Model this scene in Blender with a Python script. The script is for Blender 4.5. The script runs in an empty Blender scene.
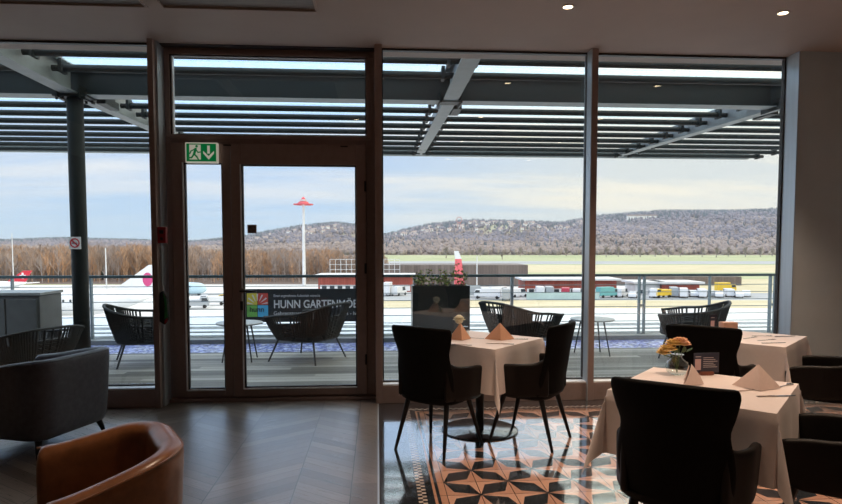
import bpy, bmesh, math, random
from mathutils import Vector, Matrix
random.seed(7)
PI = math.pi
R = math.radians
C = bpy.context.scene
COL = C.collection

# ------------------------------------------------------------------ camera calibration
F, PX, PY, H = 620.0, 421.0, 283.0, 1.5
YAW = R(4.0)
PIT = math.atan((PY - 248) / F)
FW = Vector((math.sin(YAW) * math.cos(PIT), math.cos(YAW) * math.cos(PIT), -math.sin(PIT)))
RT = Vector((math.cos(YAW), -math.sin(YAW), 0))
UP = Vector((math.sin(YAW) * math.sin(PIT), math.cos(YAW) * math.sin(PIT), math.cos(PIT)))


def at(x, y, Y=None, Z=None):
    """point on the plane y=Y or z=Z seen at photograph pixel (x, y)"""
    d = FW + RT * ((x - PX) / F) - UP * ((y - PY) / F)
    t = Y / d.y if Y is not None else (Z - H) / d.z
    return Vector((t * d.x, t * d.y, H + t * d.z))


def az(px, D):
    """ground-plan point at horizontal depth D in the direction of photo column px"""
    u = (px - PX) / F
    return D * (math.sin(YAW) + u * math.cos(YAW)), D * (math.cos(YAW) - u * math.sin(YAW))


# ------------------------------------------------------------------ materials
class S:
    """tiny wrapper for building shader maths"""
    nt = None

    def __init__(self, s): self.s = s

    @staticmethod
    def op(o, *a):
        n = S.nt.nodes.new('ShaderNodeMath'); n.operation = o
        for i, v in enumerate(a):
            if isinstance(v, S): S.nt.links.new(v.s, n.inputs[i])
            else: n.inputs[i].default_value = v
        return S(n.outputs[0])

    def __add__(s, o): return S.op('ADD', s, o)
    def __radd__(s, o): return S.op('ADD', o, s)
    def __sub__(s, o): return S.op('SUBTRACT', s, o)
    def __rsub__(s, o): return S.op('SUBTRACT', o, s)
    def __mul__(s, o): return S.op('MULTIPLY', s, o)
    def __rmul__(s, o): return S.op('MULTIPLY', o, s)
    def __truediv__(s, o): return S.op('DIVIDE', s, o)
    def lt(s, o): return S.op('LESS_THAN', s, o)
    def gt(s, o): return S.op('GREATER_THAN', s, o)
    def fl(s): return S.op('FLOOR', s)
    def fr(s): return S.op('FRACT', s)
    def ab(s): return S.op('ABSOLUTE', s)
    def mn(s, o): return S.op('MINIMUM', s, o)
    def mx(s, o): return S.op('MAXIMUM', s, o)
    def mod2(s): return S.op('FLOORED_MODULO', s, 2.0)


def new_mat(name):
    m = bpy.data.materials.new(name); m.use_nodes = True
    nt = m.node_tree
    b = nt.nodes['Principled BSDF']
    S.nt = nt
    return m, nt, b


def rgb(c): return (c[0], c[1], c[2], 1)


def mixc(nt, f, a, b):
    n = nt.nodes.new('ShaderNodeMix'); n.data_type = 'RGBA'
    for v, i in ((f, 0), (a, 6), (b, 7)):
        if isinstance(v, S): nt.links.new(v.s, n.inputs[i])
        elif hasattr(v, 'is_output'): nt.links.new(v, n.inputs[i])
        elif i == 0: n.inputs[0].default_value = v
        else: n.inputs[i].default_value = rgb(v)
    return n.outputs[2]


def coords(nt, scale=(1, 1, 1), kind='Object'):
    t = nt.nodes.new('ShaderNodeTexCoord'); m = nt.nodes.new('ShaderNodeMapping')
    m.inputs['Scale'].default_value = scale
    nt.links.new(t.outputs[kind], m.inputs[0])
    return m.outputs[0]


def noise(nt, vec, sc, det=3, rough=.5):
    n = nt.nodes.new('ShaderNodeTexNoise')
    n.inputs['Scale'].default_value = sc; n.inputs['Detail'].default_value = det
    n.inputs['Roughness'].default_value = rough
    nt.links.new(vec, n.inputs['Vector'])
    return n.outputs['Fac']


def ramp(nt, f, stops):
    n = nt.nodes.new('ShaderNodeValToRGB')
    el = n.color_ramp.elements
    while len(el) < len(stops): el.new(.5)
    for e, (p, c) in zip(el, stops): e.position = p; e.color = rgb(c)
    nt.links.new(f, n.inputs[0])
    return n.outputs[0]


def bump(nt, b, f, strength=.2, dist=.01):
    n = nt.nodes.new('ShaderNodeBump'); n.inputs['Strength'].default_value = strength
    n.inputs['Distance'].default_value = dist
    nt.links.new(f, n.inputs['Height']); nt.links.new(n.outputs[0], b.inputs['Normal'])


def M(name, col, rough=.5, metal=0, var=.12, sc=8, scale=(1, 1, 1), bmp=0, coat=0, spec=.5, sheen=0):
    m, nt, b = new_mat(name)
    f = noise(nt, coords(nt, scale), sc, 4, .6)
    lo = tuple(c * (1 - var) for c in col); hi = tuple(min(1, c * (1 + var)) for c in col)
    nt.links.new(ramp(nt, f, [(.3, lo), (.7, hi)]), b.inputs['Base Color'])
    b.inputs['Roughness'].default_value = rough; b.inputs['Metallic'].default_value = metal
    b.inputs['Coat Weight'].default_value = coat; b.inputs['Specular IOR Level'].default_value = spec
    b.inputs['Sheen Weight'].default_value = sheen
    if bmp: bump(nt, b, f, bmp)
    return m


def emis(name, col, st):
    m, nt, b = new_mat(name)
    b.inputs['Base Color'].default_value = rgb(col)
    b.inputs['Emission Color'].default_value = rgb(col); b.inputs['Emission Strength'].default_value = st
    return m


def sep(nt, vec):
    n = nt.nodes.new('ShaderNodeSeparateXYZ'); nt.links.new(vec, n.inputs[0])
    return S(n.outputs[0]), S(n.outputs[1]), S(n.outputs[2])


def pane_mat(name, base=.06, tint=(.93, .96, .95)):
    m, nt, b = new_mat(name)
    nt.nodes.remove(b)
    lw = nt.nodes.new('ShaderNodeLayerWeight'); lw.inputs[0].default_value = .5
    f = S.op('POWER', S(lw.outputs['Facing']), 5.0) * (1 - base) + base
    tr = nt.nodes.new('ShaderNodeBsdfTransparent'); tr.inputs[0].default_value = rgb(tint)
    gl = nt.nodes.new('ShaderNodeBsdfGlossy'); gl.inputs['Roughness'].default_value = 0.0
    gl.inputs['Color'].default_value = (1, 1, 1, 1)
    mx = nt.nodes.new('ShaderNodeMixShader')
    nt.links.new(f.s, mx.inputs[0]); nt.links.new(tr.outputs[0], mx.inputs[1]); nt.links.new(gl.outputs[0], mx.inputs[2])
    nt.links.new(mx.outputs[0], nt.nodes['Material Output'].inputs[0])
    return m


def tile_mat():
    m, nt, b = new_mat('cement_tiles')
    x, y, z = sep(nt, coords(nt))
    s = .208
    u = x / s; v = (y - 3.664) / s
    iu, iv = u.fl(), v.fl()
    fu, fv = u.fr(), v.fr()
    par = (iu + iv).mod2()                     # 1: dark corners at (0,0)/(1,1)
    fu2 = par * fu + (1 - par) * (1 - fu)
    t = (fu2 - fv).ab()
    sm = (fu2 + fv).mn(2 - (fu2 + fv))
    petal = t.lt(sm * .53)
    shade = (fu2 - fv).gt(0)
    g = fu.mn(1 - fu).mn(fv.mn(1 - fv))
    grout = g.lt(.011)
    w1 = ((2 * s) - x).mx(y - 5.536)           # distance outward from the star field
    infield = w1.lt(0)
    w = s - w1
    chk = (((x - .238) / .0265).fl() + ((y - 5.661) / .0265).fl()).mod2()
    ischk = w.gt(.03) * w.lt(.083)
    orange = (w.gt(.128) * w.lt(.145)).mx(w.gt(.165))
    nz = noise(nt, coords(nt), 9, 4)
    nf = noise(nt, coords(nt), 60, 3)
    peach = mixc(nt, shade, (.74, .43, .31), (.62, .34, .24))
    dark = ramp(nt, nz, [(.3, (.018, .022, .028)), (.7, (.045, .052, .060))])
    field = mixc(nt, petal, peach, dark)
    border = mixc(nt, ischk * chk, dark, (.62, .50, .42))
    border = mixc(nt, orange, border, (.60, .32, .21))
    col = mixc(nt, infield, border, field)
    col = mixc(nt, grout, col, (.012, .012, .013))
    mul = nt.nodes.new('ShaderNodeMix'); mul.data_type = 'RGBA'; mul.blend_type = 'MULTIPLY'
    mul.inputs[0].default_value = .5
    nt.links.new(col, mul.inputs[6]); nt.links.new(ramp(nt, nf, [(.3, (.75, .75, .75)), (.7, (1, 1, 1))]), mul.inputs[7])
    nt.links.new(mul.outputs[2], b.inputs['Base Color'])
    rr = ramp(nt, nz, [(.3, (.08,) * 3), (.7, (.17,) * 3)])
    nt.links.new(rr, b.inputs['Roughness'])
    b.inputs['Specular IOR Level'].default_value = .9
    b.inputs['Coat Weight'].default_value = 1; b.inputs['Coat Roughness'].default_value = .05; b.inputs['Coat IOR'].default_value = 1.9
    bump(nt, b, (nz_s := S(nz) * .3 + grout * -1).s, .12, .003)
    return m


def parquet_mat():
    m, nt, b = new_mat('chevron_parquet')
    x, y, z = sep(nt, coords(nt))
    W_ = .52; pw = .12
    edge = x.gt(-.17)
    c = x / W_
    ic = c.fl()
    zig = ((c.mod2()) - 1).ab() * W_ * .75
    k = (y + zig) / pw
    ik = k.fl(); fk = k.fr(); fc = c.fr()
    wn = nt.nodes.new('ShaderNodeTexWhiteNoise'); wn.noise_dimensions = '2D'
    cb = nt.nodes.new('ShaderNodeCombineXYZ')
    nt.links.new((ic * (1 - edge) + edge * 97).s, cb.inputs[0])
    nt.links.new((ik * (1 - edge) + edge * (y / 1.3).fl()).s, cb.inputs[1])
    nt.links.new(cb.outputs[0], wn.inputs['Vector'])
    # grain stretched along each plank
    sgn = (c.mod2()).gt(1) * 2 - 1
    cg = nt.nodes.new('ShaderNodeCombineXYZ')
    nt.links.new((k * 9 + ik * 3.7).s, cg.inputs[0]); nt.links.new((x * 2.2 * sgn).s, cg.inputs[1])
    gr = noise(nt, cg.outputs[0], 2.2, 6, .65)
    base = ramp(nt, wn.outputs['Value'], [(0, (.13, .095, .076)), (.5, (.20, .155, .128)), (1, (.29, .235, .20))])
    mul = nt.nodes.new('ShaderNodeMix'); mul.data_type = 'RGBA'; mul.blend_type = 'MULTIPLY'; mul.inputs[0].default_value = .85
    nt.links.new(base, mul.inputs[6]); nt.links.new(ramp(nt, gr, [(.35, (.45, .43, .42)), (.65, (1.0, 1.0, 1.0))]), mul.inputs[7])
    gap = fk.mn(1 - fk).lt(.022).mx(fc.mn(1 - fc).lt(.006)) * (1 - edge)
    gap = gap.mx(((x + .17).ab()).lt(.003))
    col = mixc(nt, gap, mul.outputs[2], (.015, .012, .010))
    nt.links.new(col, b.inputs['Base Color'])
    nt.links.new(ramp(nt, gr, [(.3, (.25,) * 3), (.7, (.38,) * 3)]), b.inputs['Roughness'])
    b.inputs['Specular IOR Level'].default_value = 1.0
    b.inputs['Coat Weight'].default_value = .35; b.inputs['Coat Roughness'].default_value = .26; b.inputs['Coat IOR'].default_value = 1.6
    bump(nt, b, (S(gr) * .7 - gap).s, .35, .004)
    return m


def boards_mat(name, c0, c1, w, axis='y', rough=.6):
    m, nt, b = new_mat(name)
    x, y, z = sep(nt, coords(nt))
    a, o = (y, x) if axis == 'y' else (x, y)
    k = a / w; ik = k.fl(); fk = k.fr()
    wn = nt.nodes.new('ShaderNodeTexWhiteNoise'); wn.noise_dimensions = '2D'
    cb = nt.nodes.new('ShaderNodeCombineXYZ')
    nt.links.new(ik.s, cb.inputs[0]); nt.links.new((o / 3.1 + ik * .37).fl().s, cb.inputs[1])
    nt.links.new(cb.outputs[0], wn.inputs['Vector'])
    gr = noise(nt, coords(nt, (1, 30, 1) if axis == 'y' else (30, 1, 1)), 2.5, 5, .6)
    base = mixc(nt, S(wn.outputs['Value']), c0, c1)
    mul = nt.nodes.new('ShaderNodeMix'); mul.data_type = 'RGBA'; mul.blend_type = 'MULTIPLY'; mul.inputs[0].default_value = .7
    nt.links.new(base, mul.inputs[6]); nt.links.new(ramp(nt, gr, [(.3, (.5, .5, .5)), (.7, (1, 1, 1))]), mul.inputs[7])
    col = mixc(nt, fk.lt(.06), mul.outputs[2], (.02, .02, .02))
    nt.links.new(col, b.inputs['Base Color']); b.inputs['Roughness'].default_value = rough
    return m


def pebble_mat():
    m, nt, b = new_mat('blue_glass_pebbles')
    v = nt.nodes.new('ShaderNodeTexVoronoi'); v.inputs['Scale'].default_value = 22
    nt.links.new(coords(nt), v.inputs['Vector'])
    wn = nt.nodes.new('ShaderNodeTexWhiteNoise'); nt.links.new(v.outputs['Position'], wn.inputs['Vector'])
    c = ramp(nt, wn.outputs['Value'], [(0, (.01, .02, .10)), (.35, (.05, .08, .38)), (.6, (.30, .36, .75)), (.8, (.7, .75, .9)), (1, (.04, .05, .15))])
    nt.links.new(c, b.inputs['Base Color']); b.inputs['Roughness'].default_value = .3
    bump(nt, b, v.outputs['Distance'], .6, .02)
    return m


def field_mat(name, c0, c1, sc=.02, rough=.9, scale=(1, 3, 1)):
    m, nt, b = new_mat(name)
    f = noise(nt, coords(nt, scale), sc, 6, .65)
    nt.links.new(ramp(nt, f, [(.32, c0), (.68, c1)]), b.inputs['Base Color'])
    b.inputs['Roughness'].default_value = rough; b.inputs['Specular IOR Level'].default_value = .2
    return m


mt = {}
mt['ceiling'] = M('ceiling_paint', (.40, .315, .275), .8, var=.03, sc=2)
mt['slat'] = boards_mat('ceiling_slats', (.17, .12, .10), (.20, .145, .12), .03)
mt['bronze'] = M('bronze_frame', (.34, .25, .225), .45, .25, .06, 20)
mt['bronze_dark'] = M('dark_bronze_gasket', (.03, .022, .02), .5)
mt['alu'] = M('brushed_aluminium', (.52, .56, .60), .38, .6, .06, 30, (1, 1, .05))  # metal on the floor strip; daylit tone painted on reveal and fin sides
mt['sill'] = M('sill_white_metal', (.85, .87, .9), .3, .1)
mt['wall'] = M('grey_wall_paint', (.55, .60, .62), .85, var=.04, sc=3)
mt['wall_warm'] = M('warm_wall_paint', (.22, .15, .115), .8, var=.05, sc=3)
mt['glass'] = pane_mat('window_glass', .055, (.985, .99, .99))
mt['tiles'] = tile_mat()
mt['parquet'] = parquet_mat()
mt['deck'] = boards_mat('weathered_deck_boards', (.11, .108, .098), (.46, .45, .42), .14)
mt['pebble'] = pebble_mat()
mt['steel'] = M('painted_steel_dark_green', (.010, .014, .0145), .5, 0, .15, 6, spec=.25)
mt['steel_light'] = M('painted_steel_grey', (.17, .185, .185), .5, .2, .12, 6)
mt['rail'] = M('railing_steel', (.055, .085, .09), .45, .4, .1, 10)
mt['railpost'] = M('galvanised_post', (.22, .27, .29), .45, .5, .1, 10)
mt['black_leather'] = M('black_upholstery', (.0028, .0024, .0024), .7, 0, .2, 30, bmp=.03, spec=.12)
mt['black_wood'] = M('black_lacquered_leg', (.008, .007, .007), .4)
mt['brown_leather'] = M('dark_brown_upholstery', (.0045, .0025, .002), .5, 0, .25, 25, bmp=.04, spec=.3)
mt['grey_leather'] = M('slate_leather', (.085, .085, .11), .45, 0, .2, 25, bmp=.05)
mt['tan_leather'] = M('cognac_leather', (.22, .088, .036), .32, 0, .22, 14, bmp=.06, spec=.5, coat=.1)
mt['cloth'] = M('white_table_linen', (.80, .70, .67), .8, 0, .02, 40, bmp=.03, sheen=.1)
mt['napkin'] = M('peach_napkin_linen', (.80, .45, .29), .8, 0, .03, 50, bmp=.03)
mt['napkin_pale'] = M('pale_napkin_linen', (.74, .58, .52), .8, 0, .03, 50, bmp=.03)
mt['cutlery'] = M('polished_cutlery', (.45, .42, .40), .2, 1, .05)
mt['vase'] = pane_mat('vase_glass', .10, (.88, .93, .92))
mt['petal_white'] = M('cream_petals', (.78, .72, .52), .7)
mt['petal_yellow'] = M('yellow_petals', (.78, .55, .20), .7)
mt['petal_peach'] = M('peach_petals', (.80, .46, .27), .7)
mt['leaf'] = M('leaf_green', (.10, .16, .05), .6, var=.3)
mt['leaf_yellow'] = M('yellow_green_leaf', (.30, .34, .10), .6, var=.3)
mt['twig'] = M('reddish_twig', (.20, .09, .06), .7)
mt['card'] = M('menu_card_navy', (.03, .03, .055), .4)
mt['card_text'] = M('menu_print_white', (.6, .55, .55), .6)
mt['card_pink'] = M('menu_print_pink', (.62, .42, .42), .6)
mt['wood_foot'] = M('reddish_wood', (.20, .06, .03), .5, var=.2, sc=30)
mt['wood_pale'] = M('pale_wood_block', (.60, .36, .26), .6)
mt['exit_green'] = emis('exit_sign_green', (.0, .12, .03), .7)
mt['exit_white'] = emis('exit_sign_white', (.62, .58, .48), .45)
mt['red'] = M('alarm_red', (.30, .012, .018), .35)
mt['green'] = M('pouch_green', (.02, .20, .06), .5)
mt['base_plate'] = M('polished_dark_base', (.22, .23, .24), .16, .9, .05)
mt['black'] = M('black_plastic', (.012, .012, .012), .45)
mt['white'] = M('white_plastic', (.75, .75, .75), .5, var=.03)
mt['rope'] = M('charcoal_rope', (.020, .023, .025), .7, var=.3, sc=40)
mt['rope_frame'] = M('charcoal_metal', (.03, .035, .04), .5)
mt['cushion'] = M('dark_outdoor_cushion', (.05, .05, .055), .9)
mt['table_top'] = M('pale_stone_table', (.36, .38, .39), .4)
mt['planter'] = M('black_planter', (.012, .016, .016), .3)
mt['cabinet'] = M('grey_outdoor_cabinet', (.11, .12, .125), .5)
mt['cabinet_top'] = M('light_cabinet_top', (.30, .32, .33), .45)
mt['banner'] = M('black_banner', (.012, .016, .018), .6, var=.1)
mt['b_white'] = M('banner_print_white', (.62, .62, .62), .6, var=.02)
mt['b_yellow'] = M('banner_yellow', (.62, .50, .05), .6, var=.05)
mt['b_red'] = M('banner_red', (.55, .07, .05), .6, var=.05)
mt['b_green'] = M('banner_green', (.16, .42, .08), .6, var=.05)
mt['b_blue'] = M('banner_blue', (.08, .42, .68), .6, var=.05)
mt['concrete'] = field_mat('apron_concrete', (.56, .56, .55), (.76, .76, .74), .03)
mt['asphalt'] = field_mat('asphalt', (.34, .35, .36), (.46, .47, .48), .03)
mt['grass_dry'] = field_mat('dry_winter_grass', (.50, .43, .27), (.63, .57, .40), .06)
mt['grass_green'] = field_mat('green_field', (.33, .38, .20), (.50, .50, .32), .006)
mt['soil'] = field_mat('hill_ground', (.15, .115, .10), (.23, .18, .15), .01)
mt['meadow'] = field_mat('hill_meadow', (.30, .32, .17), (.42, .42, .28), .01)
mt['bare1'] = M('bare_twigs_brown', (.40, .29, .22), .95, var=.35, sc=.05, spec=.1)
mt['bare2'] = M('bare_twigs_grey', (.38, .32, .29), .95, var=.3, sc=.05, spec=.1)
mt['bare3'] = M('bare_twigs_russet', (.50, .31, .19), .95, var=.3, sc=.05, spec=.1)
mt['conifer'] = M('conifer_green', (.075, .095, .075), .95, var=.4, sc=.02, spec=.1)
mt['hill1'] = M('far_wood_brown', (.33, .27, .245), .95, var=.3, sc=.01, spec=.1)
mt['hill2'] = M('far_wood_purple', (.24, .22, .25), .95, var=.3, sc=.01, spec=.1)
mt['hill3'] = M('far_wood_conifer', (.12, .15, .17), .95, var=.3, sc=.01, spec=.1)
mt['plane_white'] = M('aircraft_white', (.82, .83, .84), .35, var=.03, sc=.3)
mt['plane_blue'] = M('aircraft_pale_blue', (.50, .68, .78), .35, var=.03, sc=.3)
mt['plane_red'] = M('aircraft_red', (.65, .03, .05), .4, var=.05, sc=.3)
mt['plane_pink'] = M('aircraft_magenta', (.62, .07, .22), .4, var=.05, sc=.3)
mt['dark_glass'] = M('dark_glass', (.04, .05, .06), .2, var=.1)
mt['car_white'] = M('vehicle_white', (.75, .76, .78), .35, var=.03)
mt['car_yellow'] = M('vehicle_yellow', (.75, .50, .04), .4, var=.05)
mt['car_grey'] = M('vehicle_grey', (.38, .41, .44), .4, var=.05)
mt['car_red'] = M('vehicle_red', (.5, .05, .09), .4, var=.05)
mt['car_teal'] = M('vehicle_teal', (.15, .42, .42), .4, var=.05)
mt['tyre'] = M('tyre_rubber', (.02, .02, .02), .8)
mt['shed_red'] = boards_mat('red_timber_cladding', (.36, .07, .045), (.46, .10, .065), .6, 'x')
mt['shed_dark'] = boards_mat('weathered_timber_cladding', (.15, .115, .10), (.23, .18, .155), .9, 'x')
mt['roof_pale'] = M('pale_roof_edge', (.68, .68, .68), .6, sc=.5)
mt['glass_fence'] = M('pale_aqua_panels', (.42, .55, .56), .4, sc=.3)
mt['house_wall'] = M('house_render', (.92, .90, .86), .8, sc=.1)
mt['house_roof'] = M('house_roof', (.42, .33, .30), .8, sc=.1)
mt['mast'] = M('mast_white', (.70, .70, .70), .5, sc=.5)
mt['mast_red'] = M('mast_red', (.72, .13, .15), .5, sc=.5)
mt['tower_red'] = M('tower_faded_red', (.62, .30, .27), .7)
mt['lamp_trim'] = M('lamp_trim', (.30, .22, .18), .4, .5)
mt['lamp'] = emis('lamp_glow', (1, .80, .50), 9)


def louvre_glass():
    m, nt, b = new_mat('frosted_louvre_glass')
    nt.nodes.remove(b)
    tl = nt.nodes.new('ShaderNodeBsdfTranslucent'); tl.inputs[0].default_value = (.85, .95, .97, 1)
    tr = nt.nodes.new('ShaderNodeBsdfTransparent'); tr.inputs[0].default_value = (.86, .95, .97, 1)
    f = noise(nt, coords(nt), 9, 5, .7)
    rr = ramp(nt, f, [(.35, (.12,) * 3), (.65, (.30,) * 3)])
    mx = nt.nodes.new('ShaderNodeMixShader')
    nt.links.new(rr, mx.inputs[0]); nt.links.new(tl.outputs[0], mx.inputs[2]); nt.links.new(tr.outputs[0], mx.inputs[1])
    nt.links.new(mx.outputs[0], nt.nodes['Material Output'].inputs[0])
    return m


mt['louvre'] = louvre_glass()


# ------------------------------------------------------------------ mesh helpers
class MB:
    def __init__(s): s.v = []; s.f = []

    def add(s, vs, fs):
        o = len(s.v); s.v += [tuple(v) for v in vs]; s.f += [tuple(i + o for i in f) for f in fs]
        return s

    def box(s, x0, x1, y0, y1, z0, z1):
        return s.add([(x0, y0, z0), (x1, y0, z0), (x1, y1, z0), (x0, y1, z0), (x0, y0, z1), (x1, y0, z1), (x1, y1, z1), (x0, y1, z1)],
                     [(0, 3, 2, 1), (4, 5, 6, 7), (0, 1, 5, 4), (1, 2, 6, 5), (2, 3, 7, 6), (3, 0, 4, 7)])

    def tube(s, p, q, r0, r1=None, n=10, cap=True):
        r1 = r0 if r1 is None else r1
        p = Vector(p); q = Vector(q); d = (q - p).normalized()
        a = d.cross(Vector((0, 0, 1)))
        if a.length < 1e-4: a = Vector((1, 0, 0))
        a.normalize(); b = d.cross(a)
        vs = []
        for c, r in ((p, r0), (q, r1)):
            for i in range(n):
                t = 2 * PI * i / n
                vs.append(c + a * (r * math.cos(t)) + b * (r * math.sin(t)))
        fs = [(i, (i + 1) % n, n + (i + 1) % n, n + i) for i in range(n)]
        if cap: fs += [tuple(range(n))[::-1], tuple(range(n, 2 * n))]
        return s.add(vs, fs)

    def path(s, pts, r, n=8):
        pts = [Vector(p) for p in pts]
        rs = r if isinstance(r, (list, tuple)) else [r] * len(pts)
        vs = []
        ref = Vector((0, 0, 1))
        for k, p in enumerate(pts):
            d = (pts[min(k + 1, len(pts) - 1)] - pts[max(k - 1, 0)]).normalized()
            a = d.cross(ref)
            if a.length < 1e-3: a = d.cross(Vector((0, 1, 0)))
            a.normalize(); b = d.cross(a)
            for i in range(n):
                t = 2 * PI * i / n
                vs.append(p + a * (rs[k] * math.cos(t)) + b * (rs[k] * math.sin(t)))
        fs = []
        for k in range(len(pts) - 1):
            for i in range(n):
                fs.append((k * n + i, k * n + (i + 1) % n, (k + 1) * n + (i + 1) % n, (k + 1) * n + i))
        fs += [tuple(range(n))[::-1], tuple(range((len(pts) - 1) * n, len(pts) * n))]
        return s.add(vs, fs)

    def lathe(s, prof, c=(0, 0, 0), n=24, cap=True):
        vs = []
        for r, z in prof:
            for i in range(n):
                t = 2 * PI * i / n
                vs.append((c[0] + r * math.cos(t), c[1] + r * math.sin(t), c[2] + z))
        fs = []
        for k in range(len(prof) - 1):
            for i in range(n):
                fs.append((k * n + i, k * n + (i + 1) % n, (k + 1) * n + (i + 1) % n, (k + 1) * n + i))
        if cap: fs += [tuple(range(n))[::-1], tuple(range((len(prof) - 1) * n, len(prof) * n))]
        return s.add(vs, fs)

    def poly(s, pts, axis, a, b):
        """extrude 2-D polygon along axis ('x','y','z') from a to b"""
        def P(p, t):
            return (t, p[0], p[1]) if axis == 'x' else ((p[0], t, p[1]) if axis == 'y' else (p[0], p[1], t))
        n = len(pts)
        return s.add([P(p, a) for p in pts] + [P(p, b) for p in pts],
                     [tuple(range(n))[::-1], tuple(range(n, 2 * n))] + [(i, (i + 1) % n, n + (i + 1) % n, n + i) for i in range(n)])

    def loops(s, rows, closed=True, caps=True):
        """rows of equal-length rings -> skin"""
        n = len(rows[0]); vs = [p for r in rows for p in r]; fs = []
        for k in range(len(rows) - 1):
            for i in range(n if closed else n - 1):
                fs.append((k * n + i, k * n + (i + 1) % n, (k + 1) * n + (i + 1) % n, (k + 1) * n + i))
        if caps and closed: fs += [tuple(range(n))[::-1], tuple(range((len(rows) - 1) * n, len(rows) * n))]
        return s.add(vs, fs)

    def build(s, name, mat, parent=None, smooth=False, bevel=0, subsurf=0, solid=0, fixn=False):
        me = bpy.data.meshes.new(name); me.from_pydata(s.v, [], s.f); me.update()
        bm = bmesh.new(); bm.from_mesh(me)
        if not isinstance(fixn, str): bmesh.ops.recalc_face_normals(bm, faces=bm.faces)
        bm.to_mesh(me); bm.free()
        o = bpy.data.objects.new(name, me); COL.objects.link(o)
        me.materials.append(mt[mat] if isinstance(mat, str) else mat)
        if parent: o.parent = parent
        if solid:
            m = o.modifiers.new('s', 'SOLIDIFY'); m.thickness = solid; m.offset = 0
        if bevel:
            m = o.modifiers.new('b', 'BEVEL'); m.width = bevel; m.segments = 2; m.limit_method = 'ANGLE'
        if subsurf:
            m = o.modifiers.new('u', 'SUBSURF'); m.levels = subsurf; m.render_levels = subsurf
        if o.modifiers:
            dg = bpy.context.evaluated_depsgraph_get()
            ne = bpy.data.meshes.new_from_object(o.evaluated_get(dg))
            ne.name = name
            o.modifiers.clear(); o.data = ne
        if smooth:
            for p in o.data.polygons: p.use_smooth = True
            try: o.data.set_sharp_from_angle(angle=R(50))
            except Exception: pass
        return o


def tag(o, label=None, cat=None, group=None, kind=None):
    for k, v in (('label', label), ('category', cat), ('group', group), ('kind', kind)):
        if v: o[k] = v
    return o


def empty(name, loc=(0, 0, 0), rz=0, label=None, cat=None, group=None, kind=None):
    o = bpy.data.objects.new(name, None); COL.objects.link(o)
    o.empty_display_size = .1
    o.location = loc; o.rotation_euler = (0, 0, rz)
    return tag(o, label, cat, group, kind)


KIDS = {}


def kids(o): return [c for c in bpy.data.objects if c.parent == o]


def copy_tree(o, parent=None):
    c = o.copy(); COL.objects.link(c); c.parent = parent
    for ch in kids(o): copy_tree(ch, c)
    return c


def place(o, loc, rz=0, label=None, group=None, scale=None):
    o.location = loc; o.rotation_euler = (0, 0, rz)
    if scale: o.scale = (scale,) * 3 if not isinstance(scale, tuple) else scale
    if label: o['label'] = label
    if group: o['group'] = group
    return o


def struct(name, mb, mat, **k):
    return tag(mb.build(name, mat, **k), kind='structure')


def text(name, body, size, mat, parent, loc, depth=.002, align='LEFT', sx=1.0, bold=0):
    cu = bpy.data.curves.new(name, 'FONT'); cu.body = body; cu.size = size; cu.extrude = depth
    cu.align_x = align; cu.offset = bold
    t = bpy.data.objects.new(name + '_tmp', cu); COL.objects.link(t)
    bpy.context.view_layer.update()
    me = bpy.data.meshes.new_from_object(t.evaluated_get(bpy.context.evaluated_depsgraph_get()))
    bpy.data.objects.remove(t)
    for v in me.vertices:      # stand upright, facing the room (-y)
        x, y, z = v.co
        v.co = (x * sx, -z, y)
    me.name = name
    o = bpy.data.objects.new(name, me); COL.objects.link(o)
    me.materials.clear(); me.materials.append(mt[mat])
    o.parent = parent; o.location = loc
    return o


# ------------------------------------------------------------------ room shell
CZ = 3.40          # ceiling height
YF, YG, YD = 5.93, 6.05, 6.15   # front of frames, glass plane, door plane
XL, XR, YB = -6.2, 5.2, -4.0
struct('floor', MB().box(XL, 0, YB, 6.25, -.10, 0), 'parquet')
struct('floor', MB().box(0, XR, YB, 6.25, -.10, 0), 'tiles')
struct('trim_1', MB().box(-.006, .006, YB, 5.95, -.004, .002), 'alu')

cl = MB()
# ceiling with two recessed panels
p0, p1 = -1.80, -.47; q0 = -4.6; yb0, yb1 = 1.2, 5.145
cl.box(XL, XR, yb1, 6.3, CZ, CZ + .15)
cl.box(XL, XR, YB, yb0, CZ, CZ + .15)
cl.box(p1, XR, yb0, yb1, CZ, CZ + .15)
cl.box(-1.80, -1.69, yb0, yb1, CZ, CZ + .15)
cl.box(XL, q0, yb0, yb1, CZ, CZ + .15)
cl.box(q0, p1, yb0, yb1, CZ + .08, CZ + .15)
struct('ceiling', cl, 'ceiling')
for i, (a, b) in enumerate(((q0, -1.80), (-1.69, p1))):
    g = empty('ceiling_panel', (0, 0, 0), 0, ['dark slatted ceiling panel at the far left of the ceiling', 'dark slatted ceiling panel above the glass door'][i], 'ceiling panel', kind=None)
    fr = MB(); t = .018
    fr.box(a, b, yb1 - t, yb1, CZ - .012, CZ + .02).box(a, b, yb0, yb0 + t, CZ - .012, CZ + .02)
    fr.box(a, a + t, yb0 + t, yb1 - t, CZ - .012, CZ + .02).box(b - t, b, yb0 + t, yb1 - t, CZ - .012, CZ + .02)
    fr.build('frame', 'ceiling', g)
    MB().box(a + t, b - t, yb0 + t, yb1 - t, CZ + .004, CZ + .03).build('slat_board', 'slat', g)

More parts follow.
